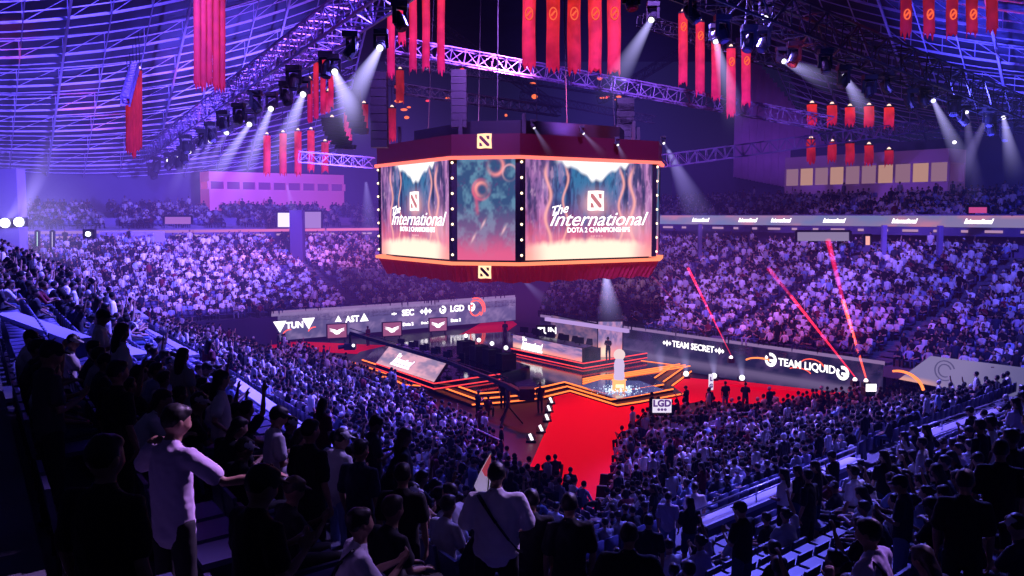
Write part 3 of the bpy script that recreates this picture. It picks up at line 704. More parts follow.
case(589, 364, 1.0, 1.3, 1.15, .51, 'tall black case at the right end of the right desk', False, .6)
# rear screen with flames and overhead beam of the right booth
P00, P10 = U(598, 357, z=.95), U(622, 357, z=.95)
rs = empty('rear_screen', P00, 'upright fiery screen standing at the right back of the stage', 'screen')
P11, P01 = P10+Vector((0, 0, 2.6)), P00+Vector((0, 0, 2.6))
local(picture('screen_face', P00, P10, P11, P01, flame, 30, 30, M_SCREEN), rs); local(MB().box(((P00+P10)/2+Vector((0, .15, 1.3))), (P10.x-P00.x+.2, .2, 2.7)).build('casing', M_DARK, rs), rs)
P00, P10 = U(551, 345, z=.95), U(597, 357, z=.95); P11, P01 = P10+Vector((0, 0, 2.4)), P00+Vector((0, 0, 2.4))
rs2 = empty('rear_screen', P00, 'dim violet back screen behind the right team desk', 'screen')
local(picture('screen_face', P00, P10, P11, P01, lambda u, v: flame(u, v)*.45, 40, 30, M_SCREEN), rs2)
local(MB().prism([P00+Vector((0, .05, 0)), P10+Vector((0, .05, 0)), P10+Vector((.1, .3, 0)), P00+Vector((.1, .3, 0))], .95, 3.4).build('casing', M_DARK, rs2), rs2)
bm_ = MB(); a, b_ = U(546, 319, z=3.6), U(628, 331, z=3.6); bm_.bar(a, b_, .25); 
o = bm_.build('light_beam_rail', emat('violet_rail', (.55, .35, .8), .9)); tag(o, 'long violet glowing rail above the right team desk', 'light rail')
# video cube with caption right above the right desk
p = U(546, 331, z=2.4); vc = empty('caption_monitor', p, 'white-lettered caption screen above the left end of the right desk', 'monitor')
local(MB().box(p+Vector((0, .1, 0)), (1.5, .12, .9)).bar(p+Vector((0, .1, -.4)), Vector((p.x, p.y+.1, .95)), .08).build('casing', M_BLACK), vc)
local(text('TUN', 'caption', .7, p+Vector((.1, .02, 0)), (1, 0, 0), (0, 0, 1), M_TXT, bold=.02), vc)
# display stands by the far wall with a winged eye mark
for i, (px, py, lab) in enumerate(((337, 341, 'framed screen with a winged white mark below the AST lettering'), (392, 339, 'framed screen with a winged white mark beside the SEC lettering'), (438, 334, 'framed screen with a winged mark before the round logo left of LGD'))):
    p = U(px, py, z=.1); r = empty('display_stand', (p.x, p.y, .03), lab, 'screen', None, math.atan2(.6, .8)*.7); w, h = 1.9, 1.35
    MB().box((0, 0, .3+h/2), (w, .12, h)).build('frame', M_BLACK, r)
    l_ = MB()
    for a in (-.7, .7): l_.bar((a, 0, 0), (a, 0, .35), .08); l_.bar((a, -.3, .03), (a, .3, .03), .06)
    l_.build('leg', M_BLACK, r)
    MB().quad((-w/2+.1, -.07, .38), (w/2-.1, -.07, .38), (w/2-.1, -.07, .22+h), (-w/2+.1, -.07, .22+h)).build('display', emat('display_pink', (.45, .12, .25), .7), r)
    k = MB()
    for s in (-1, 1):
        for j in range(3): k.add([(s*.1, -.09, .85+.12*j), (s*.7, -.09, 1.05+.1*j), (s*.6, -.09, .98+.1*j), (s*.1, -.09, .76+.12*j)], [(0, 1, 2, 3)])
    k.ball((0, -.08, .85), (.3, .02, .18), 10, 6); k.build('winged_mark', M_TXT, r)
# pond with the trophy
wpx = [(580, 386), (617, 399), (664, 390), (640, 381), (600, 380)]
pw = [U(x, y, z=DZ+.02) for x, y in wpx]; c = sum(pw, Vector())/5
pond = tag(MB().prism([(p.x-c.x, p.y-c.y) for p in pw], 0, .035).build('reflecting_pool', mat('pool_water', (.03, .05, .12), .12, emit=(.08, .12, .35), es=.5)), 'dark diamond-shaped reflecting pool at the front corner of the stage', 'pool'); pond.location = (c.x, c.y, DZ)
sp_ = MB()
for k in range(240):
    a = rng.uniform(0, 2*PI); r_ = abs(rng.normal(0, 1.1))+.25; x, y = c.x-.15+r_*1.3*math.cos(a), c.y-1.3+r_*1.5*math.sin(a)
    q = V2(x, y)
    if (q-V2(c.x, c.y)).length < 2.9: sp_.ball((x, y, DZ+.05+abs(rng.normal(0, .12))*max(0, 1.2-r_)), rng.uniform(.015, .06)*(1.7-min(r_, 1.5)), 5, 4)
o = sp_.build('water_splash', emat('foam', (.62, .75, 1), 1.5)); tag(o, 'white water spray churning round the trophy in the pool', 'water', kind='stuff')
tp = U(619, 391, z=DZ); tr = empty('trophy', (tp.x, tp.y, DZ), 'tall pale trophy on an orange-lit plinth standing in the pool', 'trophy')
MB().lathe([(.52, 0), (.5, .1), (.42, .14), (.40, .62), (.46, .66), (.46, .72)], n=8).build('plinth', emat('plinth_glow', (1, .36, .14), 1.6), tr)
MB().lathe([(.30, .72), (.34, .9), (.30, 1.2), (.33, 1.6), (.27, 1.9), (.20, 2.0)], n=10).build('glass_column', emat('glass_glow', (.72, .55, .85), .95), tr)
sh = MB(); sh.lathe([(.02, .10), (.16, .09), (.29, .04), (.36, 0), (.32, -.04), (.02, -.03)], (0, 0, 0), 16, Matrix.Rotation(PI/2, 3, 'X')); o = sh.build('shield', emat('shield_glow', (1, .75, .75), .9), tr); o.location = (0, 0, 2.25)
MB().box((0, -.41, .38), (.5, .02, .2)).build('name_plate', emat('plate', (1, .7, .35), 2.2), tr)

# ------------------------------------------------------------------ beams, lamps
VM = {'w': vmat('beam_white', (.50, .45, 1.), .10), 'b': vmat('beam_blue', (.30, .26, 1.), .05), 'r': vmat('beam_red', (1, .02, .05), 9.), 'o': vmat('beam_orange', (1, .08, .03), 12.), 's': vmat('beam_soft', (.35, .30, .9), .045), 'p': vmat('beam_mist', (.45, .38, 1.), .035)}
def beam_mat(name, col, k, ratio, falloff=True):
    "light shaft painted as self-glowing air: brightest at its axis and near the lamp"
    key = f'{name}_{ratio:.2f}'
    if key in MATS: return MATS[key]
    m = bpy.data.materials.new(key); m.use_nodes = True; nt = m.node_tree; nt.nodes.clear(); L = nt.links.new
    tc = nd(nt, 'ShaderNodeTexCoord'); sx = nd(nt, 'ShaderNodeSeparateXYZ'); L(tc.outputs['Generated'], sx.inputs[0])
    def mth(op, a, b=None):
        n = nd(nt, 'ShaderNodeMath', operation=op)
        for i, v in enumerate((a, b)):
            if v is None: continue
            if isinstance(v, (int, float)): n.inputs[i].default_value = v
            else: L(v, n.inputs[i])
        return n.outputs[0]
    x = mth('SUBTRACT', sx.outputs[0], .5); y = mth('SUBTRACT', sx.outputs[1], .5); z = sx.outputs[2]
    r2 = mth('MULTIPLY', mth('ADD', mth('MULTIPLY', x, x), mth('MULTIPLY', y, y)), 4.)
    w = mth('ADD', mth('MULTIPLY', z, 1-ratio), ratio); w2 = mth('MULTIPLY', w, w)
    rad = mth('MAXIMUM', mth('SUBTRACT', 1., mth('DIVIDE', r2, w2)), 0.)
    f = mth('SUBTRACT', 1., z); f = mth('MULTIPLY', f, f) if falloff else 1.
    st = mth('MULTIPLY', mth('MULTIPLY', rad, f), k) if falloff else mth('MULTIPLY', rad, k)
    st = mth('DIVIDE', st, mth('MAXIMUM', w, .12))
    e = nd(nt, 'ShaderNodeEmission'); e.inputs[0].default_value = (*col, 1); L(st, e.inputs[1])  # the beam's light is put into the cone's own emission
    o = nd(nt, 'ShaderNodeOutputMaterial'); L(e.outputs[0], o.inputs['Volume']); MATS[key] = m; return m
BMK = {'w': ((.50, .45, 1.), .55), 'p': ((.45, .36, 1.), .16), 'm': ((.4, .38, .8), .35)}
def cone(name, a, b, r0, r1, m, parent=None):
    if isinstance(m, str):
        a, b = Vector(a), Vector(b); L = (b-a).length; mb = MB().tube((0, 0, 0), (0, 0, L), r0, r1, 16)
        o = mb.build(name, beam_mat('beam_'+m, *BMK[m], round(min(r0/r1, 1), 1)), None, True); o.location = a; o.rotation_euler = (b-a).to_track_quat('Z', 'Y').to_euler()
        bpy.context.view_layer.update()
    else: o = MB().tube(a, b, r0, r1, 14).build(name, m, None, True)
    if parent: local(o, parent)
    return o
def moving_head(p, aim, label, group, beam='w', L=8., r1=1.0, size=1., bright=True):
    "stage spotlight hanging from its yoke: base, yoke, tilting head, lens"
    p = Vector(p); d = (Vector(aim)-p).normalized(); r = empty('moving_head_light', p, label, 'spotlight', group)
    s = size; top = p+Vector((0, 0, .62*s))
    local(MB().box(top, (.6*s, .45*s, .22*s)).build('base', M_BLACK), r)
    side = d.cross(Vector((0, 0, 1))).normalized()
    y = MB()
    for k in (-1, 1): y.bar(p+side*.27*s*k-Vector((0, 0, .1*s)), p+side*.27*s*k+Vector((0, 0, .52*s)), .07*s, .14*s)
    y.bar(side*-.27*s+p+Vector((0, 0, .5*s)), side*.27*s+p+Vector((0, 0, .5*s)), .09*s, .14*s); local(y.build('yoke', M_BLACK), r)
    h = MB().tube(p-d*.38*s, p-d*.1*s, .16*s, .24*s, 12).tube(p-d*.1*s, p+d*.3*s, .24*s, .22*s, 12); local(h.build('head', M_BLACK), r)
    local(MB().tube(p+d*.3*s, p+d*.33*s, .15*s, .15*s, 14).build('lens', M_WHITE_E if bright else mat('dark_lens', (.05, .05, .1), .1)), r)
    if beam: local(cone('light_beam', p+d*.36*s, p+d*L, .14*s, r1, beam), r)
    return r

# trusses
def truss(name, a, b, size, label, m, r=.045, cell=None, n=4):
    a, b = Vector(a), Vector(b); d = (b-a); L = d.length; Z = d/L; X = Z.cross(Vector((0, 0, 1))).normalized(); Y = X.cross(Z)*-1
    mb = MB(); h = size/2; cell = cell or size; N = max(2, int(L/cell))
    cor = [X*h+Y*h, -X*h+Y*h, -X*h-Y*h, X*h-Y*h]
    for c in cor: mb.bar(a+c, b+c, r*2)
    for i in range(N):
        p, q = a+Z*(L*i/N), a+Z*(L*(i+1)/N)
        for k in range(4):
            c0, c1 = cor[k], cor[(k+1) % 4]
            if (i+k) % 2: c0, c1 = c1, c0
            mb.bar(p+c0, q+c1, r*1.2); mb.bar(p+c0, p+cor[(k+1) % 4] if (i+k) % 2 == 0 else p+cor[k], r)
    o = mb.build(name, m); o.data.transform(Matrix.Translation(-a)); o.location = a
    return tag(o, label, 'truss')
TL0, TL1 = U(408, -28, d=40), U(146, 158, d=104)
truss('lighting_truss', TL0, TL1, 1.5, 'big violet lattice truss running up from left to the top centre with spotlights under it', M_STEEL, .06)
TR0, TR1 = U(628, -45, d=40), U(1060, 128, d=72)
truss('lighting_truss', TR0, TR1, 1.6, 'dark lattice truss sloping down to the right edge with spotlights under it', M_BLACK, .06)
TM = MATS['truss_metal']
truss('lighting_truss', U(395, 45, d=66), U(830, 124, d=70), 1.0, 'long lavender lattice truss crossing above the centre screen', TM, .045)
truss('lighting_truss', U(663, 161, d=66), U(960, 121, d=82), .9, 'lavender lattice truss right of the centre screen rising to the right', TM, .045)
truss('lighting_truss', U(300, 157, d=78), U(374, 163, d=78), .9, 'short reddish lattice truss meeting the left side of the centre screen', TM, .045)
truss('lighting_truss', U(135, 66, d=60), U(125, 102, d=52), .45, 'short thin truss holding the leftmost banner cluster', TM, .04)
truss('lighting_truss', U(395, 88, d=80), U(560, 112, d=84), .8, 'dim lattice truss in the dark above the centre screen', M_BLACK, .05)
for i, (x0, y0, x1, y1, d0, d1) in enumerate(((385, 60, 640, 96, 84, 88), (430, 20, 560, 110, 80, 90), (600, 100, 700, 40, 84, 92), (520, 95, 655, 120, 92, 92), (640, 20, 800, 70, 60, 66), (280, 60, 400, 84, 88, 88))):
    truss('rigging_truss', U(x0, y0, d0), U(x1, y1, d1), .7, f'thin dark rigging truss, {["first", "second", "third", "fourth", "fifth", "sixth"][i]} of those criss-crossing above the centre screen', M_BLACK, .035)
for i in range(26):
    px, py = rng.uniform(395, 650), rng.uniform(62, 118)
    if 470 < px < 500: continue
    p = U(px, py, rng.uniform(80, 92)); c = [(1, .16, .05), (1, .05, .08), (.7, .6, 1)][rng.choice(3, p=[.5, .3, .2])]
    o = MB().ball((0, 0, 0), (rng.uniform(.10, .4), .12, rng.uniform(.08, .22)), 8, 5).build('rigging_lamp', emat('rig_%d' % int(c[0]*10+c[1]*100), c, 1.3)); o.location = p
    tag(o, 'tiny coloured lamp in the dark rigging above the centre screen', 'lamp', 'tiny lamps in the dark rigging')
# speaker arrays / black masses in the rigging
def array(px, py0, py1, d, w, label, n=8, curve=.0):
    p = U(px, py0, d); q = U(px, py1, d); r = empty('speaker_array', p, label, 'speaker'); h = (p.z-q.z)/n
    for i in range(n):
        z = p.z-h*(i+.5); off = curve*(i/n)**2*3
        local(MB().box((p.x+off, p.y-off*.5, z), (w, .8, h*.93), Z=(math.sin(curve*i*.12), 0, math.cos(curve*i*.12))).build('cabinet', M_BLACK), r)
    return r
array(379, 72, 148, 56, 1.0, 'tall dark blue-black speaker column left of the centre screen', 9)
array(332, 118, 150, 70, 1.5, 'curved black speaker array near the short reddish truss', 7, .5)
array(459, 70, 128, 60, 1.0, 'dark speaker column above the near corner of the centre screen', 8)
array(625, 98, 150, 74, 1.4, 'dark speaker column behind the right of the centre screen', 8)
array(352, 90, 135, 74, 1.3, 'black speaker array hanging behind the left lattice truss', 7, .3)
# spotlights under the left truss
gl = 'spotlights under the left lattice truss'
LSP = [(381, 46, .035, 'w', 356, 90, 14), (334, 70, .10, 'w', 350, 110, 12), (304, 92, .2, 'w', 285, 140, 12), (272, 106, .33, 'w', 250, 160, 14), (251, 122, .45, 'w', 222, 165, 14), (228, 130, .55, 'p', 200, 180, 12), (212, 138, .62, 'p', 190, 190, 10), (201, 143, .70, 'p', 180, 190, 10), (190, 149, .78, 'p', 170, 195, 10), (180, 153, .86, None, 160, 195, 10), (170, 158, .93, None, 150, 200, 10)]
for i, (px, py, f, bm, ax, ay, L) in enumerate(LSP):
    d = 40+64*f+2
    moving_head(U(px, py, d), U(ax, ay, d-6), f'{nth(i)} spotlight from the top centre under the left lattice truss, lamp lit', gl, bm, L, 1.0, 1.05+f*.7)
gr = 'spotlights under the right dark truss'
RSP = [(653, 17, 46, 'w', 628, 60, 9), (715, 38, 50, 'w', 728, 90, 8), (781, 60, 54, 'w', 815, 75, 6), (843, 74, 57, 'w', 858, 100, 7), (932, 98, 62, 'w', 950, 135, 9), (966, 109, 64, 'p', 972, 165, 10), (988, 115, 65, 'p', 965, 165, 10), (1003, 115, 66, 'w', 1010, 150, 8), (954, 140, 70, None, 960, 170, 8), (765, 15, 48, None, 770, 60, 8)]
for i, (px, py, d, bm, ax, ay, L) in enumerate(RSP):
    moving_head(U(px, py, d), U(ax, ay, d-3), f'{nth(i)} lit spotlight from the upper left under the right dark truss', gr, bm, L, .9, 1.0)
# unlit fixtures that make the black clusters along both trusses
k_ = 0
for f in np.linspace(.02, .96, 16):
    p = TL0.lerp(TL1, f)-Vector((rng.uniform(-.6, .6), 0, 1.7+rng.uniform(0, .7)))
    moving_head(p, p+Vector((rng.uniform(-1, 1), -.5, -1.3)), f'unlit black spotlight, {nth(k_)} down the left lattice truss from the top', 'unlit spotlights on the left truss', None, 1, 1, 1.25+f*.5, False); k_ += 1
k_ = 0
for f in np.linspace(.02, .96, 20):
    p = TR0.lerp(TR1, f)-Vector((rng.uniform(-.6, .6), 0, 1.5+rng.uniform(0, .7)))
    moving_head(p, p+Vector((rng.uniform(-1, 1), -.5, -1.3)), f'unlit black spotlight, {nth(k_)} down the right dark truss from the top', 'unlit spotlights on the right truss', None, 1, 1, 1.25, False); k_ += 1
# small lamps on the roof of the centre screen throwing beams down its front
for i, (px, py, ax, ay, L) in enumerate(((533, 126, 550, 154, 2.9), (582, 132, 606, 157, 2.6), (617, 143, 626, 163, 1.9))):
    p = U(px, py, d=57+i*1.6); moving_head(p, U(ax, ay, d=56+i*1.6), f'small white spotlight, {nth(i)} from the left above the large right face of the centre screen', 'spotlights on top of the centre screen', 'w', L, .38, .55)
moving_head(U(663, 142, d=66), U(700, 200, d=60), 'small white spotlight right of the centre screen with a long pale beam', 'spotlights on top of the centre screen', 'p', 9, .5, .6)
for i, (a, b_, d0, d1, r0, r1, m, lab) in enumerate([
    ((606, 276), (612, 332), 66, 62, .25, 1.3, 'w', 'pale vertical light beam coming down behind the stage'),
    ((287, 185), (298, 232), 88, 92, .1, .9, 'p', 'pale narrow beam crossing the pink box'),
    ((366, 182), (372, 262), 84, 84, .2, 1.6, 'p', 'pale soft beam left of the centre screen'),
    ((668, 150), (715, 250), 80, 74, .2, 2.2, 'p', 'wide soft beam right of the centre screen'),
    ((525, 282), (556, 310), 66, 68, .15, .8, 'p', 'short pale beam below the centre screen')]):
    o = cone('light_beam', U(*a, d=d0), U(*b_, d=d1), r0, r1, m); tag(o, lab, 'light beam')
for i, (a, b_, d0, d1, r0, r1, m, lab) in enumerate([
    ((855, 377), (791, 296), 52, 60, .045, .10, 'r', 'bright red laser beam rising left from beside the TEAM LIQUID board'),
    ((791, 296), (768, 268), 60, 62, .10, .16, 'r', 'faint upper end of the left red laser beam'),
    ((866, 378), (843, 300), 52, 58, .05, .12, 'o', 'bright orange-red laser beam, steeper one right of the TEAM LIQUID board'),
    ((843, 300), (828, 240), 58, 63, .12, .20, 'r', 'faint upper end of the right red laser beam'),
    ((731, 355), (688, 268), 60, 66, .03, .10, 'r', 'thin red laser beam rising from beside the TEAM SECRET board'),
    ((717, 348), (652, 276), 62, 66, .02, .05, 'r', 'faintest red laser beam right of the centre screen')]):
    o = cone('laser_beam', U(*a, d=d0), U(*b_, d=d1), r0, r1, vmat('beam_faint', (1, .02, .10), 1.6) if 'faint' in lab else VM[m]); tag(o, lab, 'laser beam')
for i, (px, py) in enumerate(((855, 378), (866, 379), (731, 356))):
    p = U(px, py, d=52 if i < 2 else 60)-Vector((0, 0, .1)); r = empty('laser_projector', p, f'small laser projector with a red-white spot, {nth(i)} from the right' if i else 'small laser projector at the foot of the left bright laser', 'laser projector')
    local(MB().box(p-Vector((0, 0, .2)), (.4, .4, .3)).build('casing', M_BLACK), r); local(MB().ball(p, .13, 8, 6).build('aperture', emat('pinkwhite', (1, .75, .8), 3)), r)
# floor lamps in front of the right board
for i, (px, py) in enumerate(((661, 373), (686, 374), (714, 376), (742, 378), (774, 379.5), (802, 381))):
    p = U(px, py, z=.35); r = empty('floor_lamp', (p.x, p.y, .03), f'round white uplight, {nth(i)} from the left on the floor before the right board', 'floor lamp', 'white uplights before the right board')
    MB().box((0, 0, .1), (.5, .4, .16)).build('base', M_BLACK, r); MB().ball((0, -.02, .34), .19, 12, 8).build('lens', M_WHITE_E, r)
    y = MB(); y.bar((-.3, 0, .12), (-.3, 0, .42), .05).bar((.3, 0, .12), (.3, 0, .42), .05).bar((-.3, 0, .12), (.3, 0, .12), .05); y.build('yoke', M_BLACK, r)
    cone('light_beam', (0, 0, .5), (-.2, .2, 3.2), .2, .8, 'm', None).parent = r
# uplights down the left edge of the main carpet
for i, (px, py) in enumerate(((551, 401), (549, 409), (547, 418), (541, 429), (531, 438))):
    p = U(px, py, z=.2); r = empty('floor_lamp', (p.x, p.y, .0), f'slim white floor light, {nth(i)} from the stage down the left edge of the red carpet', 'floor lamp', 'floor lights along the red carpet')
    MB().box((0, 0, .06), (.5, .4, .1)).build('base', M_BLACK, r); MB().box((0, 0, .24), (.14, .1, .34), X=(.8, .4, .3), Z=(-.4, .1, .9)).build('lens', M_WHITE_E, r); MB().bar((-.2, .1, .1), (-.2, .1, .3), .04).bar((.2, .1, .1), (.2, .1, .3), .04).bar((-.2, .1, .12), (.2, .1, .12), .04).build('yoke', M_BLACK, r)
# wedge monitors along the carpet near the stands
for i, (px, py, side) in enumerate(((525, 477, 'left'), (522, 489, 'left'), (610, 484, 'right'), (607, 496, 'right'), (606, 509, 'right'), (603, 523, 'right'))):
    p = U(px, py, z=.04); r = empty('wedge_speaker', (p.x, p.y, .04), f'black wedge floor speaker on the {side} edge of the red carpet, {nth(i if i < 2 else i-2)} from the stage', 'speaker', 'wedge speakers by the carpet', .4 if i < 2 else -.3)
    w = MB(); w.add([(-.4, -.3, 0), (.4, -.3, 0), (.4, .3, 0), (-.4, .3, 0), (-.4, -.1, .42), (.4, -.1, .42), (.4, .3, .34), (-.4, .3, .34)], [(3, 2, 1, 0), (4, 5, 6, 7), (0, 1, 5, 4), (1, 2, 6, 5), (2, 3, 7, 6), (3, 0, 4, 7)]); w.build('body', M_DARK, r)
    MB().add([(-.36, -.29, .05), (.36, -.29, .05), (.36, -.12, .38), (-.36, -.12, .38)], [(0, 1, 2, 3)]).build('grille', M_BLACK, r)
# flood lamps far left
for i, (px, py) in enumerate(((5, 223), (19, 222), (88, 234))):
    p = U(px, py, d=77); r = empty('flood_lamp', p, ('dazzling blue-white flood lamp at the left edge', 'second dazzling flood lamp just right of the left-edge one', 'small white flood lamp under the left balcony ribbon')[i], 'flood lamp')
    local(MB().box(p+Vector((0, .3, 0)), (1., .4, .8)).build('casing', M_BLACK), r); local(MB().ball(p, .42 if i < 2 else .22, 12, 8).build('lens', emat('blue_white', (.75, .75, 1), 4)), r)
    if i < 2: local(cone('light_beam', p+Vector((.3, 0, .3)), p+Vector((5.5, -1, 11 if i else 6)), .3, 1.6, 'p'), r)

# ------------------------------------------------------------------ banners: hanging fabric tubes
def banner(px, py0, py1, d, wpx, label, group, m, ragged=.6, tilt=0):
    a = U(px, py0, d); b_ = U(px+tilt, py1, d); R_ = wpx/F*d/2; r = empty('hanging_banner', a, label, 'banner', group)
    n = 14; mb = MB(); L = a.z-b_.z; K = 8; vs = []; fs = []
    for k in range(K+1):
        for i in range(n):
            t = 2*PI*i/n; zz = a.z-L*k/K
            if k == K: zz -= (ragged if i % 2 else 0)*(.6+.4*math.sin(i*2.3+px))
            rr = R_*(1+.05*math.sin(i*2.1+k*.8+px)); f = k/K
            vs.append((a.x+(b_.x-a.x)*f+rr*math.cos(t), a.y+rr*math.sin(t), zz))
    for k in range(K):
        for i in range(n): j = (i+1) % n; fs.append((k*n+i, k*n+j, (k+1)*n+j, (k+1)*n+i))
    mb.add(vs, fs); local(mb.build('fabric_tube', m, None, True), r)
    local(MB().lathe([(R_*1.03, .06), (R_*1.08, 0), (R_*1.03, -.06)], a, 14).build('top_ring', M_BLACK), r)
    local(MB().lathe([(R_*.2, -.05), (R_*.5, .1), (R_*.2, .25)], a, 8).build('lamp', emat('banner_lamp', (1, .62, .5), 1.6)), r)
    if wpx > 8.5 and py1-py0 > 50:
        zc = a.z-(max(py0, 0)-py0+14)/F*d; em = MB()
        for k in range(12):
            t = 2*PI*k/12; em.bar((a.x+R_*.55*math.cos(t), a.y-R_*1.08, zc+R_*.9*math.sin(t)), (a.x+R_*.55*math.cos(t+.5), a.y-R_*1.08, zc+R_*.9*math.sin(t+.5)), .07)
        em.bar((a.x-R_*.3, a.y-R_*1.08, zc-R_*.3), (a.x+R_*.3, a.y-R_*1.08, zc+R_*.4), .1); local(em.build('printed_emblem', emat('emblem_orange', (1, .13, .06), 1.0)), r)
    w = MB(); w.tube(a, (a.x, a.y, a.z+2.5), .03, n=4); local(w.build('cord', M_BLACK), r)
    return r
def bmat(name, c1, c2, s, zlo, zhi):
    "fabric with a painted glow of its own that fades down the tube with height"
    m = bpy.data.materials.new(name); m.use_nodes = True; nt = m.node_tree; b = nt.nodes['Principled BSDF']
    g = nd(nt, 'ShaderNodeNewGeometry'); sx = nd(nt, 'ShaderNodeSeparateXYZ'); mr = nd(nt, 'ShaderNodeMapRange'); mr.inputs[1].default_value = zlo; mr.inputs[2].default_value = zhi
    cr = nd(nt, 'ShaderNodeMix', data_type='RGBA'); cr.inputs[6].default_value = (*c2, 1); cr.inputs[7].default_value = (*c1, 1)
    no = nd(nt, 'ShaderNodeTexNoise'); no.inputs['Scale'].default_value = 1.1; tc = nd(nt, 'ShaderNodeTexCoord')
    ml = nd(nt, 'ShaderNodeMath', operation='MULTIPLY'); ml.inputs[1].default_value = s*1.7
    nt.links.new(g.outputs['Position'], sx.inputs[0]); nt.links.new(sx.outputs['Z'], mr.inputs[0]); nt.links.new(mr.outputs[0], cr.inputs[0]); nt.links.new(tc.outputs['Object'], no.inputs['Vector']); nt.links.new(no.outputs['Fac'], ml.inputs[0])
    nt.links.new(cr.outputs[2], b.inputs['Emission Color']); nt.links.new(ml.outputs[0], b.inputs['Emission Strength']); b.inputs['Base Color'].default_value = (.22, .004, .01, 1); b.inputs['Roughness'].default_value = .9  # glow is put into the cloth colour as emission
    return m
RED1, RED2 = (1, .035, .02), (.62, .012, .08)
GROUPS = [
 ('over the centre screen', [(529, -12, 64), (553, -12, 66), (574, -10, 68), (595, -10, 69), (614, -8, 70)], 55, 13, .75),
 ('in the row right of the centre screen', [(683, 13, 81), (700, 22, 90), (716, 33, 95), (731, 48, 112), (746, 47, 102)], 62, 8.8, .7),
 ('at the top right corner', [(906, -20, 31), (929, -20, 32), (952, -20, 33), (972, -20, 31), (992, -20, 28)], 52, 10.5, .35),
 ('over the left lattice truss', [(391, 14, 72), (402, -8, 40), (413, -10, 68), (426, -10, 66), (441, -10, 69)], 58, 7.5, .6),
 ('in the long bunch at the upper left', [(197, -20, 82), (203, -20, 84), (209, -20, 80), (216, -20, 84), (222, -20, 86)], 50, 6.5, .45),
 ('in the small far bunch at the left', [(128, 98, 150), (131, 92, 152), (134, 84, 155), (137, 76, 150), (140, 70, 146)], 60, 4.2, .35),
 ('beside the left lattice truss', [(331, 53, 106), (323, 58, 112), (316, 62, 116), (310, 80, 120), (328, 92, 110)], 66, 5.2, .55),
 ('above the pink box', [(267, 135, 172), (283, 133, 172), (298, 131, 172), (311, 130, 168), (325, 142, 170)], 84, 7, .6),
 ('in the far upper row on the right', [(812, 104, 122), (832, 105, 122), (850, 107, 122), (869, 106, 124), (889, 107, 125)], 76, 9.5, .8),
 ('in the far lower row on the right', [(811, 139, 160), (832, 142, 159), (850, 143, 161), (869, 145, 162), (889, 150, 163)], 80, 8.5, .45),
 ('in the dim row behind the left truss', [(332, 118, 140), (348, 112, 140), (364, 104, 128), (392, 108, 138), (400, 70, 100)], 78, 8, .30)]
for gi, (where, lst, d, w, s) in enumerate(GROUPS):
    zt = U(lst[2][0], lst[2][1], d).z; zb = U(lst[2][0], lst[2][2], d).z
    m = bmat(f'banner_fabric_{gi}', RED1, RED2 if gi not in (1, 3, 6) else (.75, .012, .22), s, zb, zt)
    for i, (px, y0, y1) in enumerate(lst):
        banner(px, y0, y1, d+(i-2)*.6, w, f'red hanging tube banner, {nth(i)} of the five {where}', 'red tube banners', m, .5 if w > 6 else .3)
# stray red-lit patches on the roof steel come from red floods up there (lights below)

# ------------------------------------------------------------------ parapets and rails of the near stands
def parapet(name, P, Q, zt, h, th, label, rail=True, cap=True):
    P, Q = Vector(P), Vector(Q); d = (Q-P).normalized(); n = V2(-d.y, d.x); L = (Q-P).length; c = (P+Q)/2; X, Y = (d.x, d.y, 0), (n.x, n.y, 0)
    r = empty(name, (c.x, c.y, zt-h), label, 'parapet')
    local(MB().box((c.x, c.y, zt-h/2), (L, th, h), X, Y).build('wall', mat('parapet_blue', (.09, .09, .20), .6, noise_amt=.3, nscale=.6)), r)
    if cap: local(MB().box((c.x, c.y, zt+.03), (L, th+.24, .12), X, Y).build('coping', M_CONCL), r)
    if rail:
        m = MB(); N = max(1, int(L/2.4))
        for i in range(N+1):
            p = P.lerp(Q, i/N); m.tube((p.x, p.y, zt), (p.x, p.y, zt+.42), .022, n=6)
        for zz in (.42, .24): m.tube((*P, zt+zz), (*Q, zt+zz), .022, n=6)
        local(m.build('railing', M_RAIL, None, True), r)
    return r
rp_ = lambda t, w=-.15: (oR-nR*(-w*-1) if False else oR+(-nR)*(w)+dR*t)
def RP(t, p=13.15): q = nR*p+dR*t; return (q.x, q.y)
def LP(t, s=10.25): q = nL*s+dL*t; return (q.x, q.y)
def XY(px, py, z): q = U(px, py, z=z); return (q.x, q.y)
def par(a, b_, z, h, rail, label): parapet('stand_parapet', XY(*a, z), XY(*b_, z), z, h, .22, label, rail)
par((692, 530), (856, 461), 4.15, 1.3, True, 'white-topped blue parapet with rail, nearest one in the right stand')
par((905, 446), (1004, 410), 4.25, 1.3, True, 'further white-topped parapet with rail in the right stand')
par((232, 381), (337, 457), 5.1, 1.5, False, 'long white-topped parapet running down the middle of the left stand')
par((142, 330), (194, 357), 5.7, 2.0, False, 'white-topped parapet beyond the long one in the left stand')
par((124, 305), (144, 319), 5.9, 2.2, False, 'farthest short white-topped parapet in the left stand')
par((6, 316), (80, 343), 8.9, 1.6, False, 'long pale parapet among the crowd high on the left')
par((104, 344), (142, 358), 8.0, 1.5, False, 'shorter pale parapet just right of the high left one')
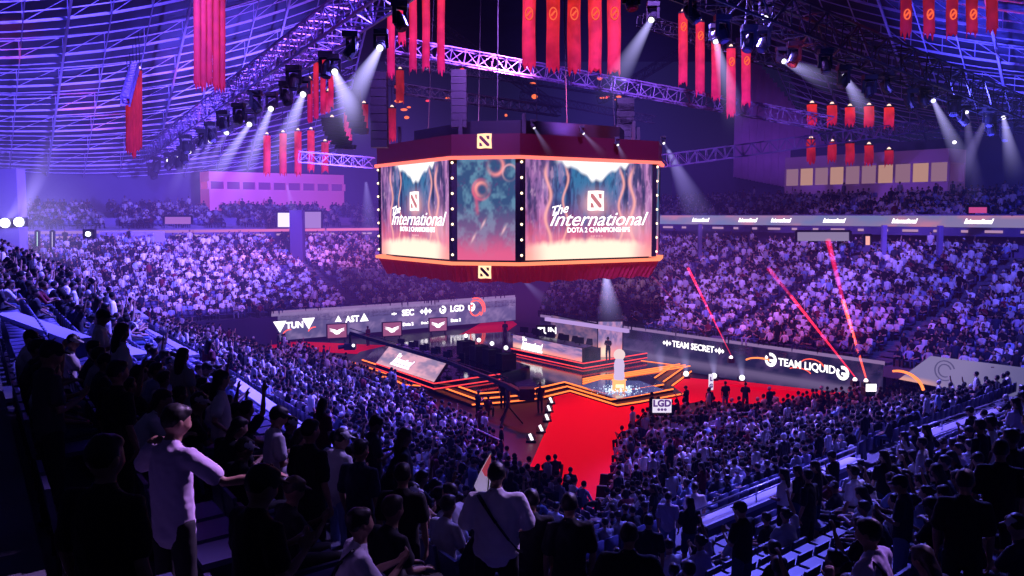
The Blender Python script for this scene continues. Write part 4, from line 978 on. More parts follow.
# crowd fences on the floor
def fence(P, Q, label):
    P, Q = Vector(P), Vector(Q); L = (Q-P).length; r = empty('crowd_fence', (*((P+Q)/2), 0), label, 'fence'); N = int(L/2); m = MB(); k = MB()
    for i in range(N+1):
        p = P.lerp(Q, i/N); k.bar((*p, 0), (*p, 1.05), .05)
    for z in (.15, 1.05): m.bar((*P, z), (*Q, z), .05)
    mm = MB()
    for i in range(int(L/.35)): p = P.lerp(Q, i*.35/L); mm.bar((*p, .15), (*p, 1.05), .015)
    local(m.build('rail', M_RAIL), r); local(k.build('post', M_BLACK), r); local(mm.build('bars', M_BLACK), r)
a, b_ = U(318, 357, z=1), U(500, 441, z=1); fence((a.x, a.y), (b_.x, b_.y), 'long dark crowd fence between the left crowd and the stage')
a, b_ = U(655, 418, z=1), U(752, 413, z=1); fence((a.x, a.y), (b_.x, b_.y), 'dark crowd fence in front of the standing crowd right of the carpet')

# ------------------------------------------------------------------ figures
def tube_chain(pts, rad, n=12, flat=None):
    """closed lofted limb through pts with round ends; rad is r or (rx, ry); flat = preferred x axis"""
    mb = MB(); P = [Vector(p) for p in pts]; R = [(r, r) if not hasattr(r, '__len__') else r for r in rad]
    seq = []
    t0 = (P[0]-P[1]).normalized(); t1 = (P[-1]-P[-2]).normalized()
    r0 = min(R[0]); r1 = min(R[-1])
    for a in (.9, .5): seq.append((P[0]+t0*r0*math.sin(a*PI/2)*.9, tuple(x*math.cos(a*PI/2)+.002 for x in R[0]), -t0))
    for i, p in enumerate(P):
        t = ((P[min(i+1, len(P)-1)]-p).normalized() if i < len(P)-1 else Vector())+((p-P[max(i-1, 0)]).normalized() if i else Vector())
        seq.append((p, R[i], t.normalized()))
    for a in (.5, .9): seq.append((P[-1]+t1*r1*math.sin(a*PI/2)*.9, tuple(x*math.cos(a*PI/2)+.002 for x in R[-1]), t1))
    vs = []; X = Vector(flat) if flat else Vector((1, 0, 0))
    for c, (rx, ry), t in seq:
        x = (X-t*X.dot(t))
        if x.length < .05: x = Vector((0, 1, 0))-t*t.y
        x.normalize(); y = t.cross(x)
        for k in range(n): a = 2*PI*k/n; vs.append(c+x*rx*math.cos(a)+y*ry*math.sin(a))
    m = len(seq); fs = [(k*n+i, k*n+(i+1) % n, (k+1)*n+(i+1) % n, (k+1)*n+i) for k in range(m-1) for i in range(n)]
    fs += [tuple(range(n-1, -1, -1)), tuple(range((m-1)*n, m*n))]
    mb.add(vs, fs); return mb
def head_mesh(c, yaw, pitch, roll=0., scale=1.):
    mb = MB(); N, K = 20, 14; M = Matrix.Rotation(yaw, 3, 'Z') @ Matrix.Rotation(pitch, 3, 'X') @ Matrix.Rotation(roll, 3, 'Y'); vs = []
    for k in range(K+1):
        ph = PI*k/K
        for i in range(N):
            th = 2*PI*i/N; x, y, z = math.sin(ph)*math.cos(th), math.sin(ph)*math.sin(th), -math.cos(ph)
            w = .076*(1-.22*max(0, -z)**1.2); p = Vector((x*w, y*.096, z*.118))
            if z < -.2: p.y = p.y*(1-.25*(-z-.2)) + (.012 if y > 0 else 0)
            if y > .2:
                g = lambda cx, cz, s: math.exp(-((x-cx)**2+(z-cz)**2)/s)
                p.y += .026*g(0, -.12, .012)+.010*g(0, .05, .01)-.010*g(.34, .06, .02)-.010*g(-.34, .06, .02)+.007*g(0, -.45, .02)+.008*g(0, -.78, .03)+.004*g(0, .25, .1)
            vs.append(Vector(c)+M @ (p*scale))
    fs = [(k*N+i, k*N+(i+1) % N, (k+1)*N+(i+1) % N, (k+1)*N+i) for k in range(K) for i in range(N)]
    mb.add(vs, fs)
    for s in (-1, 1): mb.ball(Vector(c)+M @ Vector((s*.077*scale, -.002, -.005)), (.014, .022, .034), 8, 6, M)
    return mb, M
def hand(w, d, palm, side, curl=.6):
    """palm + four bent fingers of unequal length + thumb from the palm's side; d = pointing direction, palm = direction the palm faces"""
    w, d = Vector(w), Vector(d).normalized(); pn = Vector(palm); pn = (pn-d*pn.dot(d)).normalized(); x = d.cross(pn).normalized()*side
    mbs = [tube_chain([w, w+d*.045, w+d*.085], [(.026, .018), (.038, .016), (.040, .014)], 10, x)]
    for k, (off, ln) in enumerate(((-.030, .062), (-.010, .074), (.011, .070), (.031, .054))):
        b = w+d*.088+x*off; a = curl*(1+.1*k); d1 = (d*math.cos(a*.5)+pn*math.sin(a*.5)); d2 = (d*math.cos(a*1.2)+pn*math.sin(a*1.2)); d3 = (d*math.cos(a*1.9)+pn*math.sin(a*1.9))
        mbs.append(tube_chain([b-d*.02, b+d1*ln*.45, b+d1*ln*.45+d2*ln*.32, b+d1*ln*.45+d2*ln*.32+d3*ln*.26], [.0105, .0098, .009, .0078], 7))
    tb = w+d*.025-x*.026; td = (d*.65-x*.75+pn*.25).normalized(); td2 = (d*.85-x*.3+pn*.45).normalized()
    mbs.append(tube_chain([tb, tb+td*.035, tb+td*.035+td2*.03, tb+td*.035+td2*.055], [.014, .012, .011, .009], 7))
    return mbs
def fuse(mbs, vox, name, smooth=4, wrinkle=0.):
    mb = MB()
    for m in mbs: mb.add(m.v, m.f)
    o = mb.build(name, None); md = o.modifiers.new('r', 'REMESH'); md.mode = 'VOXEL'; md.voxel_size = vox; md.use_smooth_shade = True
    sm = o.modifiers.new('s', 'SMOOTH'); sm.iterations = smooth; sm.factor = .5
    me = apply_mods(o); me.name = name; bpy.data.objects.remove(o)
    if wrinkle:
        n = len(me.vertices); co = np.zeros(n*3); me.vertices.foreach_get('co', co); co = co.reshape(-1, 3); nr = np.zeros(n*3); me.vertices.foreach_get('normal', nr); nr = nr.reshape(-1, 3)
        dsp = np.array([noise.noise(Vector((c[0]*9, c[1]*9, c[2]*13+c[0]*12)))+.5*noise.noise(Vector((c[0]*22, c[1]*22, c[2]*30))) for c in co])
        me.vertices.foreach_set('co', (co+nr*(dsp*wrinkle)[:, None]).ravel())
    me.polygons.foreach_set('use_smooth', [True]*len(me.polygons)); me.update(); return me
def mirror(p): return (-p[0], p[1], p[2])
def make_figure(P, vox=.013, fine=False):
    """P: dict with spine = [pelvis, waist, chest, shoulders, neck], head=(centre, yaw, pitch), arms / legs = joint lists, feet = toe directions, hair style"""
    sp_ = [Vector(p) for p in P['spine']]; k = P.get('bulk', 1.); ax = Vector(P.get('axis', (1, 0, 0))).normalized()
    tr_ = [(.155*k, .105*k), (.135*k, .095*k), (.155*k, .105*k), (.155, .075), (.056, .056)]
    hc, yaw, pit = P['head']; hm, HM = head_mesh(hc, yaw, pit); body = [hm]
    body.append(tube_chain(sp_, [(a*.9, b*.9) for a, b in tr_], 16, ax)); body.append(tube_chain([sp_[-1]-Vector((0, 0, .06)), Vector(hc)-Vector((0, 0, .07))], [.054, .050], 12))
    sh = []
    for i, A in enumerate(P['arms']):
        s = -1 if i else 1; a = [Vector(q) for q in A[:3]]
        body.append(tube_chain([sp_[3].lerp(a[0], .55), a[0], a[0].lerp(a[1], .5), a[1], a[1].lerp(a[2], .4), a[2]], [.05, .050*k, .043*k, .036, .036, .024], 10))
        body += hand(a[2], A[3], A[4], s, A[5] if len(A) > 5 else .6)
        slv = a[0].lerp(a[1], .62)
        e_ = (.008 if fine else .012)
        lng = P.get('sleeve', .62); stops = [a[0].lerp(a[1], f) for f in (.35, min(lng, 1))]
        sh.append(tube_chain([sp_[3].lerp(a[0], .5), a[0]+Vector((0, 0, .004))]+stops+([a[1].lerp(a[2], .8)] if lng > 1 else []), [.062, .062*k+e_, .058*k+e_, .064*k+e_]+([.042] if lng > 1 else []), 12))
    legs, tro, shoe = [], [], []
    for i, Lg in enumerate(P['legs']):
        h, kn, an, toe = [Vector(q) for q in Lg]
        body.append(tube_chain([h, h.lerp(kn, .5), kn, kn.lerp(an, .35), an], [.078*k, .068*k, .052, .052, .036], 10))
        lg = P.get('trouser', .95); end = kn.lerp(an, lg) if lg > 0 else h.lerp(kn, .8)
        seq = [h+Vector((0, 0, .02)), h.lerp(kn, .5)]+([kn, kn.lerp(an, .4), end] if lg > 0 else [end]); rr = [.095*k, .084*k]+([.068, .066, .058] if lg > 0 else [.085*k])
        tro.append(tube_chain(seq, rr, 12)); td = Vector((toe.x-an.x, toe.y-an.y, 0)).normalized()
        f = Vector((an.x, an.y, an.z-.04)); body.append(tube_chain([f, f+td*.09], [.034, .03], 8))
        shoe.append(tube_chain([f-td*.045+Vector((0, 0, .0)), f+td*.06-Vector((0, 0, .004)), f+td*.15-Vector((0, 0, .012))], [(.040, .038), (.044, .036), (.040, .026)], 10, (td.y, -td.x, 0)))
    tro.append(tube_chain([sp_[0]-(sp_[1]-sp_[0]).normalized()*.03, sp_[0].lerp(sp_[1], .55)], [(.165*k, .118*k), (.150*k, .108*k)], 16, ax))
    hemp = sp_[0]+(sp_[1]-sp_[0]).normalized()*P.get('hem', -.02)
    sh.append(tube_chain([hemp, sp_[0].lerp(sp_[1], .6), sp_[1].lerp(sp_[2], .5), sp_[2], sp_[3], sp_[3].lerp(sp_[4], .45)], [(.178*k, .132*k), (.168*k, .126*k), (.168*k, .125*k), (.178*k, .126*k), (.165, .09), (.085, .075)], 18, ax))
    c = Vector(hc); st = P.get('hair', 'short'); hr = []
    hr.append(MB().ball(c+HM @ Vector((0, -.016, .028)), (.086, .098, .102), 16, 10, HM)); hr.append(MB().ball(c+HM @ Vector((0, .03, .075)), (.068, .062, .045), 12, 8, HM))
    if st == 'long': hr.append(tube_chain([c+HM @ Vector((0, -.04, .02)), c+HM @ Vector((0, -.085, -.10)), c+HM @ Vector((0, -.10, -.24))], [(.085, .06), (.088, .04), (.07, .025)], 12, HM @ Vector((1, 0, 0))))
    if st == 'bun': hr.append(MB().ball(c+HM @ Vector((0, -.11, .06)), .042, 10, 6))
    out = {'body': fuse(body, vox if not fine else .009, 'body', 3), 't_shirt': fuse(sh, vox*1.1, 't_shirt', 4, .006 if not fine else .010), 'trousers': fuse(tro, vox*1.3, 'trousers', 3, .004), 'shoes': fuse(shoe, vox, 'shoes', 2), 'hair': fuse(hr, vox*.8, 'hair', 1, .006)}
    if st == 'cap':
        cp_ = MB(); cp_.ball(c+HM @ Vector((0, -.006, .04)), (.088, .104, .085), 16, 10, HM); out['cap'] = fuse([cp_, tube_chain([c+HM @ Vector((0, .05, .055)), c+HM @ Vector((0, .15, .045))], [(.075, .012), (.055, .008)], 12, HM @ Vector((1, 0, 0)))], .010, 'cap', 1)
    return out
ST = [(0, 0, .94), (0, -.005, 1.06), (0, -.005, 1.26), (0, -.01, 1.42), (0, 0, 1.50)]
HD = ((0, .015, 1.625), 0, 0)
def legs_st(w=.10, dy=0.): return [((.09, 0, .90), (w+.005, .01+dy, .49), (w, -.02, .085), (w+.02, .2, 0)), ((-.09, 0, .90), (-w-.005, .01-dy, .49), (-w, -.02, .085), (-w-.02, .2, 0))]
SS = [(0, 0, .50), (0, -.03, .62), (0, -.03, .80), (0, 0, .96), (0, .03, 1.04)]
def legs_se(w=.13): return [((.09, .0, .50), (w, .42, .50), (w, .40, .085), (w, .6, 0)), ((-.09, .0, .50), (-w, .42, .50), (-w, .40, .085), (-w, .6, 0))]
def A_(s, e, w, d, p, c=.6): return (s, e, w, d, p, c)
POSES = {
 'st_relaxed': dict(spine=ST, head=HD, arms=[A_((.185, -.01, 1.40), (.235, -.03, 1.12), (.23, .05, .88), (0, .15, -1), (-1, 0, 0)), A_((-.185, -.01, 1.40), (-.235, -.03, 1.12), (-.23, .05, .88), (0, .15, -1), (1, 0, 0))], legs=legs_st()),
 'st_phone': dict(spine=ST, head=((0, .04, 1.61), 0, -.35), arms=[A_((.18, 0, 1.40), (.24, .02, 1.13), (.10, .25, 1.20), (-.4, .6, .4), (-.3, 0, 1)), A_((-.18, 0, 1.40), (-.24, .02, 1.13), (-.08, .26, 1.20), (.4, .6, .4), (.3, 0, 1))], legs=legs_st(.12), hair='cap'),
 'st_hip': dict(spine=[(0, 0, .94), (.01, 0, 1.06), (.01, -.01, 1.26), (0, -.01, 1.41), (0, 0, 1.49)], head=((-.01, .015, 1.61), .4, -.1), arms=[A_((.18, -.01, 1.39), (.33, -.08, 1.17), (.17, .06, 1.02), (-.7, .6, -.3), (-.5, -.6, 0)), A_((-.18, -.01, 1.39), (-.23, 0, 1.12), (-.20, .12, .90), (0, .3, -1), (1, 0, 0))], legs=legs_st(.11, .03), hair='long', trouser=0),
 'se_lap': dict(spine=SS, head=((0, .05, 1.17), .1, -.05), arms=[A_((.175, .0, .94), (.22, .06, .69), (.10, .30, .62), (-.3, .9, -.1), (0, 0, -1)), A_((-.175, .0, .94), (-.22, .06, .69), (-.10, .30, .62), (.3, .9, -.1), (0, 0, -1))], legs=legs_se()),
 'se_lean': dict(spine=[(0, .0, .50), (0, .03, .62), (0, .12, .78), (0, .20, .92), (0, .25, .99)], head=((0, .31, 1.11), -.2, -.3), arms=[A_((.175, .20, .90), (.20, .38, .67), (.05, .55, .70), (-.6, .6, .1), (0, -.2, -1)), A_((-.175, .20, .90), (-.20, .38, .67), (-.05, .55, .70), (.6, .6, .1), (0, -.2, -1))], legs=legs_se(.17), hair='long'),
 'se_phone': dict(spine=SS, head=((0, .06, 1.165), -.1, -.4), arms=[A_((.175, .0, .94), (.20, .14, .70), (.05, .32, .82), (-.3, .6, .6), (-.2, -.5, 1)), A_((-.175, .0, .94), (-.20, .14, .70), (-.05, .32, .82), (.3, .6, .6), (.2, -.5, 1))], legs=legs_se(.15), hair='cap'),
 'se_cheer': dict(spine=SS, head=((0, .04, 1.175), .2, .1), arms=[A_((.175, .0, .95), (.25, .12, 1.16), (.18, .18, 1.40), (-.1, .1, 1), (-.3, 1, 0)), A_((-.175, .0, .95), (-.22, .12, .72), (-.05, .28, .70), (.5, .7, 0), (0, 0, -1))], legs=legs_se(.12), hair='bun', trouser=0),
 'se_wide': dict(spine=SS, head=((0, .04, 1.17), -.5, 0), arms=[A_((.175, .0, .94), (.30, .05, .72), (.18, .26, .60), (0, .9, -.3), (0, 0, -1)), A_((-.175, .0, .94), (-.30, .05, .72), (-.18, .26, .60), (0, .9, -.3), (0, 0, -1))], legs=legs_se(.2), bulk=1.12),
}
FIG = {k: make_figure(v, .017) for k, v in POSES.items()}
SKINS = [mat('skin_a', (.36, .20, .14), .55), mat('skin_b', (.50, .30, .22), .55), mat('skin_c', (.24, .13, .09), .55)]
HAIRS = [mat('hair_black', (.008, .007, .01), .5), mat('hair_brown', (.03, .018, .014), .5)]
TOPS = [('white', (.78, .76, .82)), ('pale grey', (.46, .45, .52)), ('light blue', (.32, .40, .68)), ('black', (.010, .010, .016)), ('black', (.014, .012, .02)), ('dark navy', (.018, .022, .06)), ('dark grey', (.05, .05, .065)), ('dark red', (.16, .02, .035)), ('lavender', (.50, .42, .66))]
TOPW = [.20, .10, .05, .25, .15, .10, .08, .03, .04]
TM_ = {n+str(i): mat('cloth_'+n.replace(' ', '_')+str(i), c, .85) for i, (n, c) in enumerate(TOPS)}
BOT = [('black', mat('trouser_black', (.010, .010, .015), .8)), ('dark blue', mat('trouser_denim', (.03, .045, .12), .85)), ('dark grey', mat('trouser_grey', (.05, .05, .06), .8)), ('pale blue', mat('trouser_pale', (.20, .26, .48), .85))]
M_SHOE = mat('shoe_white', (.5, .5, .52), .6); M_CAPB = mat('cap_black', (.012, .012, .02), .7); M_CAPW = mat('cap_white', (.7, .7, .75), .7)
def person(fig, loc, yaw, label, top, bot, skin=0, hair=0, scale=1., group=None, cap=None, shoe=None, name='person'):
    b = bpy.data.objects.new(name, fig['body']); COL.objects.link(b); b.location = loc; b.rotation_euler = (0, 0, yaw); b.scale = (scale,)*3
    if not b.data.materials: b.data.materials.append(SKINS[0])
    b.material_slots[0].link = 'OBJECT'; b.material_slots[0].material = SKINS[skin]
    tag(b, label, 'person', group)
    for nm in ('t_shirt', 'trousers', 'shoes', 'hair', 'cap'):
        if nm not in fig: continue
        o = bpy.data.objects.new(nm, fig[nm]); COL.objects.link(o); o.parent = b
        m = {'t_shirt': top, 'trousers': bot, 'shoes': shoe or M_BLACK, 'hair': HAIRS[hair], 'cap': cap or M_CAPB}[nm]
        if not o.data.materials: o.data.materials.append(m)
        o.material_slots[0].link = 'OBJECT'; o.material_slots[0].material = m
    return b
# ---- people who stand out in the photograph
def place(px, py, h, d0=4., d1=40.):
    "spot on the stands where a figure of height h reaches up to the given place of the picture"
    best = None
    for d in np.arange(d0, d1, .05):
        x = (px-512)/F*d; g = ground(x, d); e = abs(proj((x, d, g+h))[1]-py)
        if best is None or e < best[0]-.3: best = (e, x, d, g)
    return best
TMx = lambda i: list(TM_.values())[i]
LAV = mat('tee_lavender', (.62, .50, .70), .85, noise_amt=.06, nscale=6); WHT = mat('tee_white', (.80, .74, .84), .85, noise_amt=.05, nscale=6)
H = {}
H['reach'] = make_figure(dict(spine=ST, head=((.0, .05, 1.62), -.35, -.2), arms=[A_((.19, .0, 1.40), (.37, .14, 1.22), (.55, .34, 1.24), (.7, .6, .1), (0, 0, -1), .3), A_((-.185, -.02, 1.40), (-.42, .05, 1.22), (-.20, -.02, 1.46), (.75, -.2, .45), (.3, .3, -1), .9)], legs=legs_st(.11), hair='short', sleeve=.72, hem=-.10), .013, True)
H['broad'] = make_figure(dict(spine=ST, head=((0, .03, 1.62), .1, -.1), arms=[A_((.21, -.01, 1.39), (.30, .02, 1.12), (.22, .22, 1.02), (-.3, .9, .1), (-1, 0, 0)), A_((-.21, -.01, 1.39), (-.30, .02, 1.12), (-.16, .26, 1.22), (.3, .4, .9), (1, .3, 0), 1.2)], legs=legs_st(.13), bulk=1.28, sleeve=.85, hem=-.06), .013, True)
H['slim'] = make_figure(dict(spine=ST, head=((0, .015, 1.625), -.2, -.05), arms=POSES['st_relaxed']['arms'], legs=legs_st(.1), sleeve=.75), .013, True)
H['woman'] = make_figure(dict(spine=[(0, 0, .92), (0, 0, 1.04), (0, -.005, 1.22), (0, -.01, 1.36), (0, 0, 1.44)], head=((0, .01, 1.56), .1, 0), arms=[A_((.165, -.01, 1.34), (.20, .0, 1.08), (.12, .16, 1.06), (-.5, .6, 0), (0, 0, -1)), A_((-.165, -.01, 1.34), (-.20, .0, 1.08), (-.12, .16, 1.06), (.5, .6, 0), (0, 0, -1))], legs=legs_st(.09), hair='long', trouser=0, bulk=.92, hem=.06), .014)
H['sit_up'] = FIG['se_lap']; H['sit_jeans'] = make_figure(dict(spine=SS, head=((0, .03, 1.17), .1, 0), arms=POSES['se_phone']['arms'], legs=[((.09, 0, .50), (.16, .42, .56), (.18, .62, .16), (.2, .8, .0)), ((-.09, 0, .50), (-.14, .42, .50), (-.14, .42, .085), (-.14, .6, 0))], sleeve=.7, hair='short'), .014)
HP = []
HL = []
def hero(key, px, py, h, label, top, bot, yaw, cap=None, d0=4., d1=40., scale=1., skin=0, hair=0):
    e, x, d, g = place(px, py, h*scale, d0, d1); o = person(H.get(key) or FIG[key], (x, d, g), yaw, label, top, bot, skin, hair, scale, None, cap); HP.append((x, d)); HL.append((o, top, d)); return o
fL = math.atan2(-nL.y*-1, -nL.x*-1)-PI/2; 
B_, DN, PB, BK = BOT[0][1], BOT[1][1], BOT[3][1], TMx(3)
yL = math.atan2(nL.y, nL.x)-PI/2; yR = math.atan2(nR.y, nR.x)-PI/2
man1 = hero('reach', 165, 411, 1.74, 'standing man in a lavender t-shirt at lower left, one hand at his neck', LAV, B_, -.55, d0=5.8, d1=6.6, scale=1.03)
man2 = hero('broad', 496, 463, 1.74, 'broad man in a white t-shirt with black strap across his back, holding a flag', WHT, B_, 0., d0=8.5, d1=10.5, scale=1.03)
man3 = hero('slim', 571, 487, 1.74, 'standing man in a black t-shirt seen from behind at the foot of the red carpet', BK, B_, .1, d0=7.8, d1=10, scale=1.02)
hero('slim', 532, 490, 1.74, 'dark-clothed person standing left of the man in the black t-shirt', BK, B_, .2, d0=8, d1=16)
hero('broad', 632, 496, 1.74, 'broad dark-clothed person standing at bottom centre right of the carpet', BK, B_, -.2, d0=6, d1=14)
hero('slim', 652, 500, 1.74, 'dark-clothed person just right of the broad dark one', BK, B_, -.3, d0=7, d1=15)
hero('st_phone', 271, 445, 1.72, 'standing person in a white t-shirt facing right, arms bent, in the left stand', WHT, B_, -1.1, d0=9, d1=20)
hero('slim', 306, 440, 1.74, 'black-clothed person standing right of the one in the white t-shirt', BK, B_, -.6, d0=9, d1=20)
hero('st_phone', 336, 460, 1.72, 'person in pale patterned top standing right of the black-clothed one', TMx(1), PB, -.9, M_CAPW, d0=10, d1=22)
hero('slim', 357, 468, 1.74, 'person in a dark navy top standing behind the seated one with the backpack', TMx(5), B_, -.5, d0=9, d1=20)
strap2 = hero('sit_jeans', 352, 508, 1.30, 'seated person in a pink-white t-shirt and jeans with a dark shoulder strap, leg stretched right', WHT, PB, -1.2, d0=5, d1=12)
hero('sit_jeans', 450, 483, 1.30, 'seated person in a pale t-shirt and blue jeans left of the flag holder', TMx(1), PB, 1.0, d0=9, d1=18)
hero('woman', 694, 497, 1.68, 'woman in a black top and blue jeans standing near the right parapet', BK, DN, .2, d0=14, d1=18)
hero('slim', 672, 492, 1.74, 'person in a pale pink shirt and jeans standing left of the woman in black', TMx(8), PB, -.3, d0=14, d1=22)
hero('slim', 699, 483, 1.74, 'person in a white t-shirt standing below the start of the right parapet', WHT, DN, .1, d0=15, d1=23)
hero('woman', 790, 468, 1.68, 'woman in a white cropped top and dark skirt seen from behind by the right parapet', WHT, B_, yR, d0=15.5, d1=18)
hero('slim', 815, 470, 1.74, 'dark-clothed person standing right of the woman in the white cropped top', BK, B_, yR, d0=15.5, d1=19)
bagm = hero('slim', 862, 466, 1.74, 'person in a white shirt and pale jeans wearing a black waist bag', WHT, PB, .6, d0=15.5, d1=20)
hero('sit_up', 878, 471, 1.29, 'seated person in a white t-shirt behind the one with the waist bag', WHT, B_, yR, d0=18, d1=25)
hero('st_relaxed', 930, 458, 1.74, 'person in a pale t-shirt with a dark back print standing at far right', TMx(1), B_, yR+.2, d0=18, d1=30)
man4 = hero('broad', 882, 519, 1.74, 'broad man in a lavender t-shirt with a dark diagonal strap at bottom right', LAV, B_, yR+.1, d0=5, d1=12)
hero('slim', 975, 470, 1.74, 'tall black-clothed person standing at the lower right', BK, B_, -.5, d0=8, d1=18)
hero('slim', 1010, 440, 1.74, 'black-clothed person standing at the right edge', BK, B_, -.4, d0=8, d1=20)
hero('st_relaxed', 700-300, 470, 1.74, 'black-clothed person standing in the gap left of the seated pale one', BK, B_, -.2, d0=8, d1=18)
hero('slim', 96, 470, 1.74, 'black-clothed person standing in front of the man in the lavender t-shirt', BK, B_, -.3, d0=4.5, d1=10)
hero('slim', 112, 430, 1.74, 'dark-clothed person standing left behind the man in lavender', BK, B_, -.6, d0=8, d1=20)
hero('st_phone', 250, 500, 1.72, 'dark-clothed person bending over a phone right of the man in lavender', BK, B_, -.8, d0=5, d1=12)
hero('st_phone', 42, 470, 1.72, 'person in a dark grey top and black cap at the left edge', TMx(6), B_, -.8, M_CAPB, d0=8, d1=14)
hero('se_phone', 65, 375, 1.28, 'person in a white hooded top bending over a phone at the upper left', WHT, B_, -1.1, M_CAPW, d0=14, d1=30)
hero('st_relaxed', 65, 308, 1.74, 'person in a bright white t-shirt standing high on the left', WHT, B_, -.8, d0=25, d1=60)
# straps, bag, flag
def strap(man, pts, label=None, name='shoulder_strap', w=.035):
    mb = MB()
    for a, b in zip(pts, pts[1:]): mb.bar(a, b, w, .012)
    o = mb.build(name, M_BLACK, man); return o
bk1 = [(.17, -.06, 1.455), (.10, -.118, 1.36), (0, -.168, 1.22), (-.12, -.178, 1.06), (-.20, -.15, .96), (-.23, -.06, .90)]
strap(man2, [(-x, y-.012, z) for x, y, z in bk1], w=.04); strap(man4, [(-x, y-.012, z) for x, y, z in bk1], w=.04)
strap(strap2, [(.12, -.05, 1.02), (.05, -.13, .92), (-.05, -.165, .78), (-.13, -.15, .64)], w=.04)
e_, x_, d_, g_ = 0, bagm.location.x, bagm.location.y, bagm.location.z
bg = empty('waist_bag', (x_, d_, g_+1.02), 'black waist bag worn on the back of the person in the white shirt', 'bag', rz=.6)
b1 = tube_chain([(-.13, -.17, 0), (0, -.19, 0), (.13, -.17, 0)], [(.05, .06)]*3, 10, (0, 1, 0)); b1.build('pouch', M_DARK, bg, True)
MB().lathe([(.19, -.02), (.195, 0), (.19, .02)], (0, 0, 0), 18).build('belt', M_BLACK, bg)
fx, fy, fz = man2.location; fg = empty('flag', (fx-.12, fy+.30, fz+1.20), 'small white and red flag on a thin stick held up by the broad man', 'flag')
MB().tube((0, 0, -.15), (.06, 0, .62), .008, n=6).build('stick', M_BLACK, fg)
def ftri(pts): 
    mb = MB(); mb.add([(*p,) for p in pts]+[(p[0], p[1]+.006, p[2]) for p in pts], [tuple(range(len(pts))), tuple(range(2*len(pts)-1, len(pts)-1, -1))]); return mb
ftri([(.06, -.01, .62), (.065, .02, .34), (.0, .01, .05), (-.11, -.03, .28), (-.05, -.02, .42)]).build('cloth', mat('flag_white', (.85, .8, .88), .8, emit=(.7, .6, .8), es=.25), fg)
ftri([(.058, -.025, .60), (.068, -.01, .36), (.0, -.02, .38), (-.03, -.03, .44)]).build('red_field', mat('flag_red', (.8, .08, .12), .8, emit=(.8, .1, .15), es=.3), fg)
MB().lathe([(.022, -.004), (.022, .004)], (-.035, -.035, .2), 12, Matrix.Rotation(PI/2, 3, 'X')).build('printed_mark', mat('flag_blue', (.08, .08, .35), .8), fg)
# phones in hand
for i, (hx, hy, hz, man) in enumerate(((.0, .36, 1.26, None),)): pass

# ---- seats of the bowl: positions sorted from the nearest
ALL = []
for k in ('LU', 'RU', 'LL', 'RL', 'FL', 'FR', 'UL', 'UR'):
    for (x, y, z, i, j, b) in B[k].seats():
        if y < 3.2 and k in ('LU', 'RU'): continue
        q = proj((x, y, z+1.0))
        if -25 < q[0] < 1050 and -20 < q[1] < 610: ALL.append((math.hypot(x, y), x, y, z, i, j, b, q))
# rows of chairs on the arena floor
class FloorBlock:
    def __init__(s, name, d, n): s.name, s.d, s.n, s.fill = name, d, n, .92
    def face(s): return math.atan2(-s.n.y, -s.n.x)-PI/2
fb1, fb2 = FloorBlock('floor block left of the carpet', dL, -nL), FloorBlock('floor block right of the carpet', dR, -nR)
def inpoly(x, y, P):
    c = False; n = len(P)
    for i in range(n):
        (x1, y1), (x2, y2) = P[i], P[(i+1) % n]
        if (y1 > y) != (y2 > y) and x < (x2-x1)*(y-y1)/(y2-y1)+x1: c = not c
    return c
def wp(lst): return [tuple(U(a, b, z=0).to_2d()) for a, b in lst]
PL = wp([(278, 352), (318, 360), (400, 398), (470, 432), (500, 455), (520, 500), (515, 560), (450, 560), (250, 380)])
PR = wp([(622, 452), (650, 421), (760, 418), (800, 411), (905, 392), (1000, 378), (1100, 380), (1100, 560), (613, 560), (613, 490)])
def floor_seats(P, blk, o, w0, w1, t0, t1, pitch=.88):
    out = []; i = 0
    for w in np.arange(w0, w1, pitch):
        j = 0
        for t in np.arange(t0, t1, .56):
            p = blk.n*-w+blk.d*t
            if inpoly(p.x, p.y, P): out.append((p.x, p.y, 0., i, j, blk))
            j += 1
        i += 1
    return out
FS = floor_seats(PL, fb1, None, 19.8, 26, 20, 78)+floor_seats(PR, fb2, None, 21.6, 46, -10, 60)
for (x, y, z, i, j, b) in FS:
    q = proj((x, y, z+1.0))
    if -25 < q[0] < 1050: ALL.append((math.hypot(x, y), x, y, z, i, j, b, q))
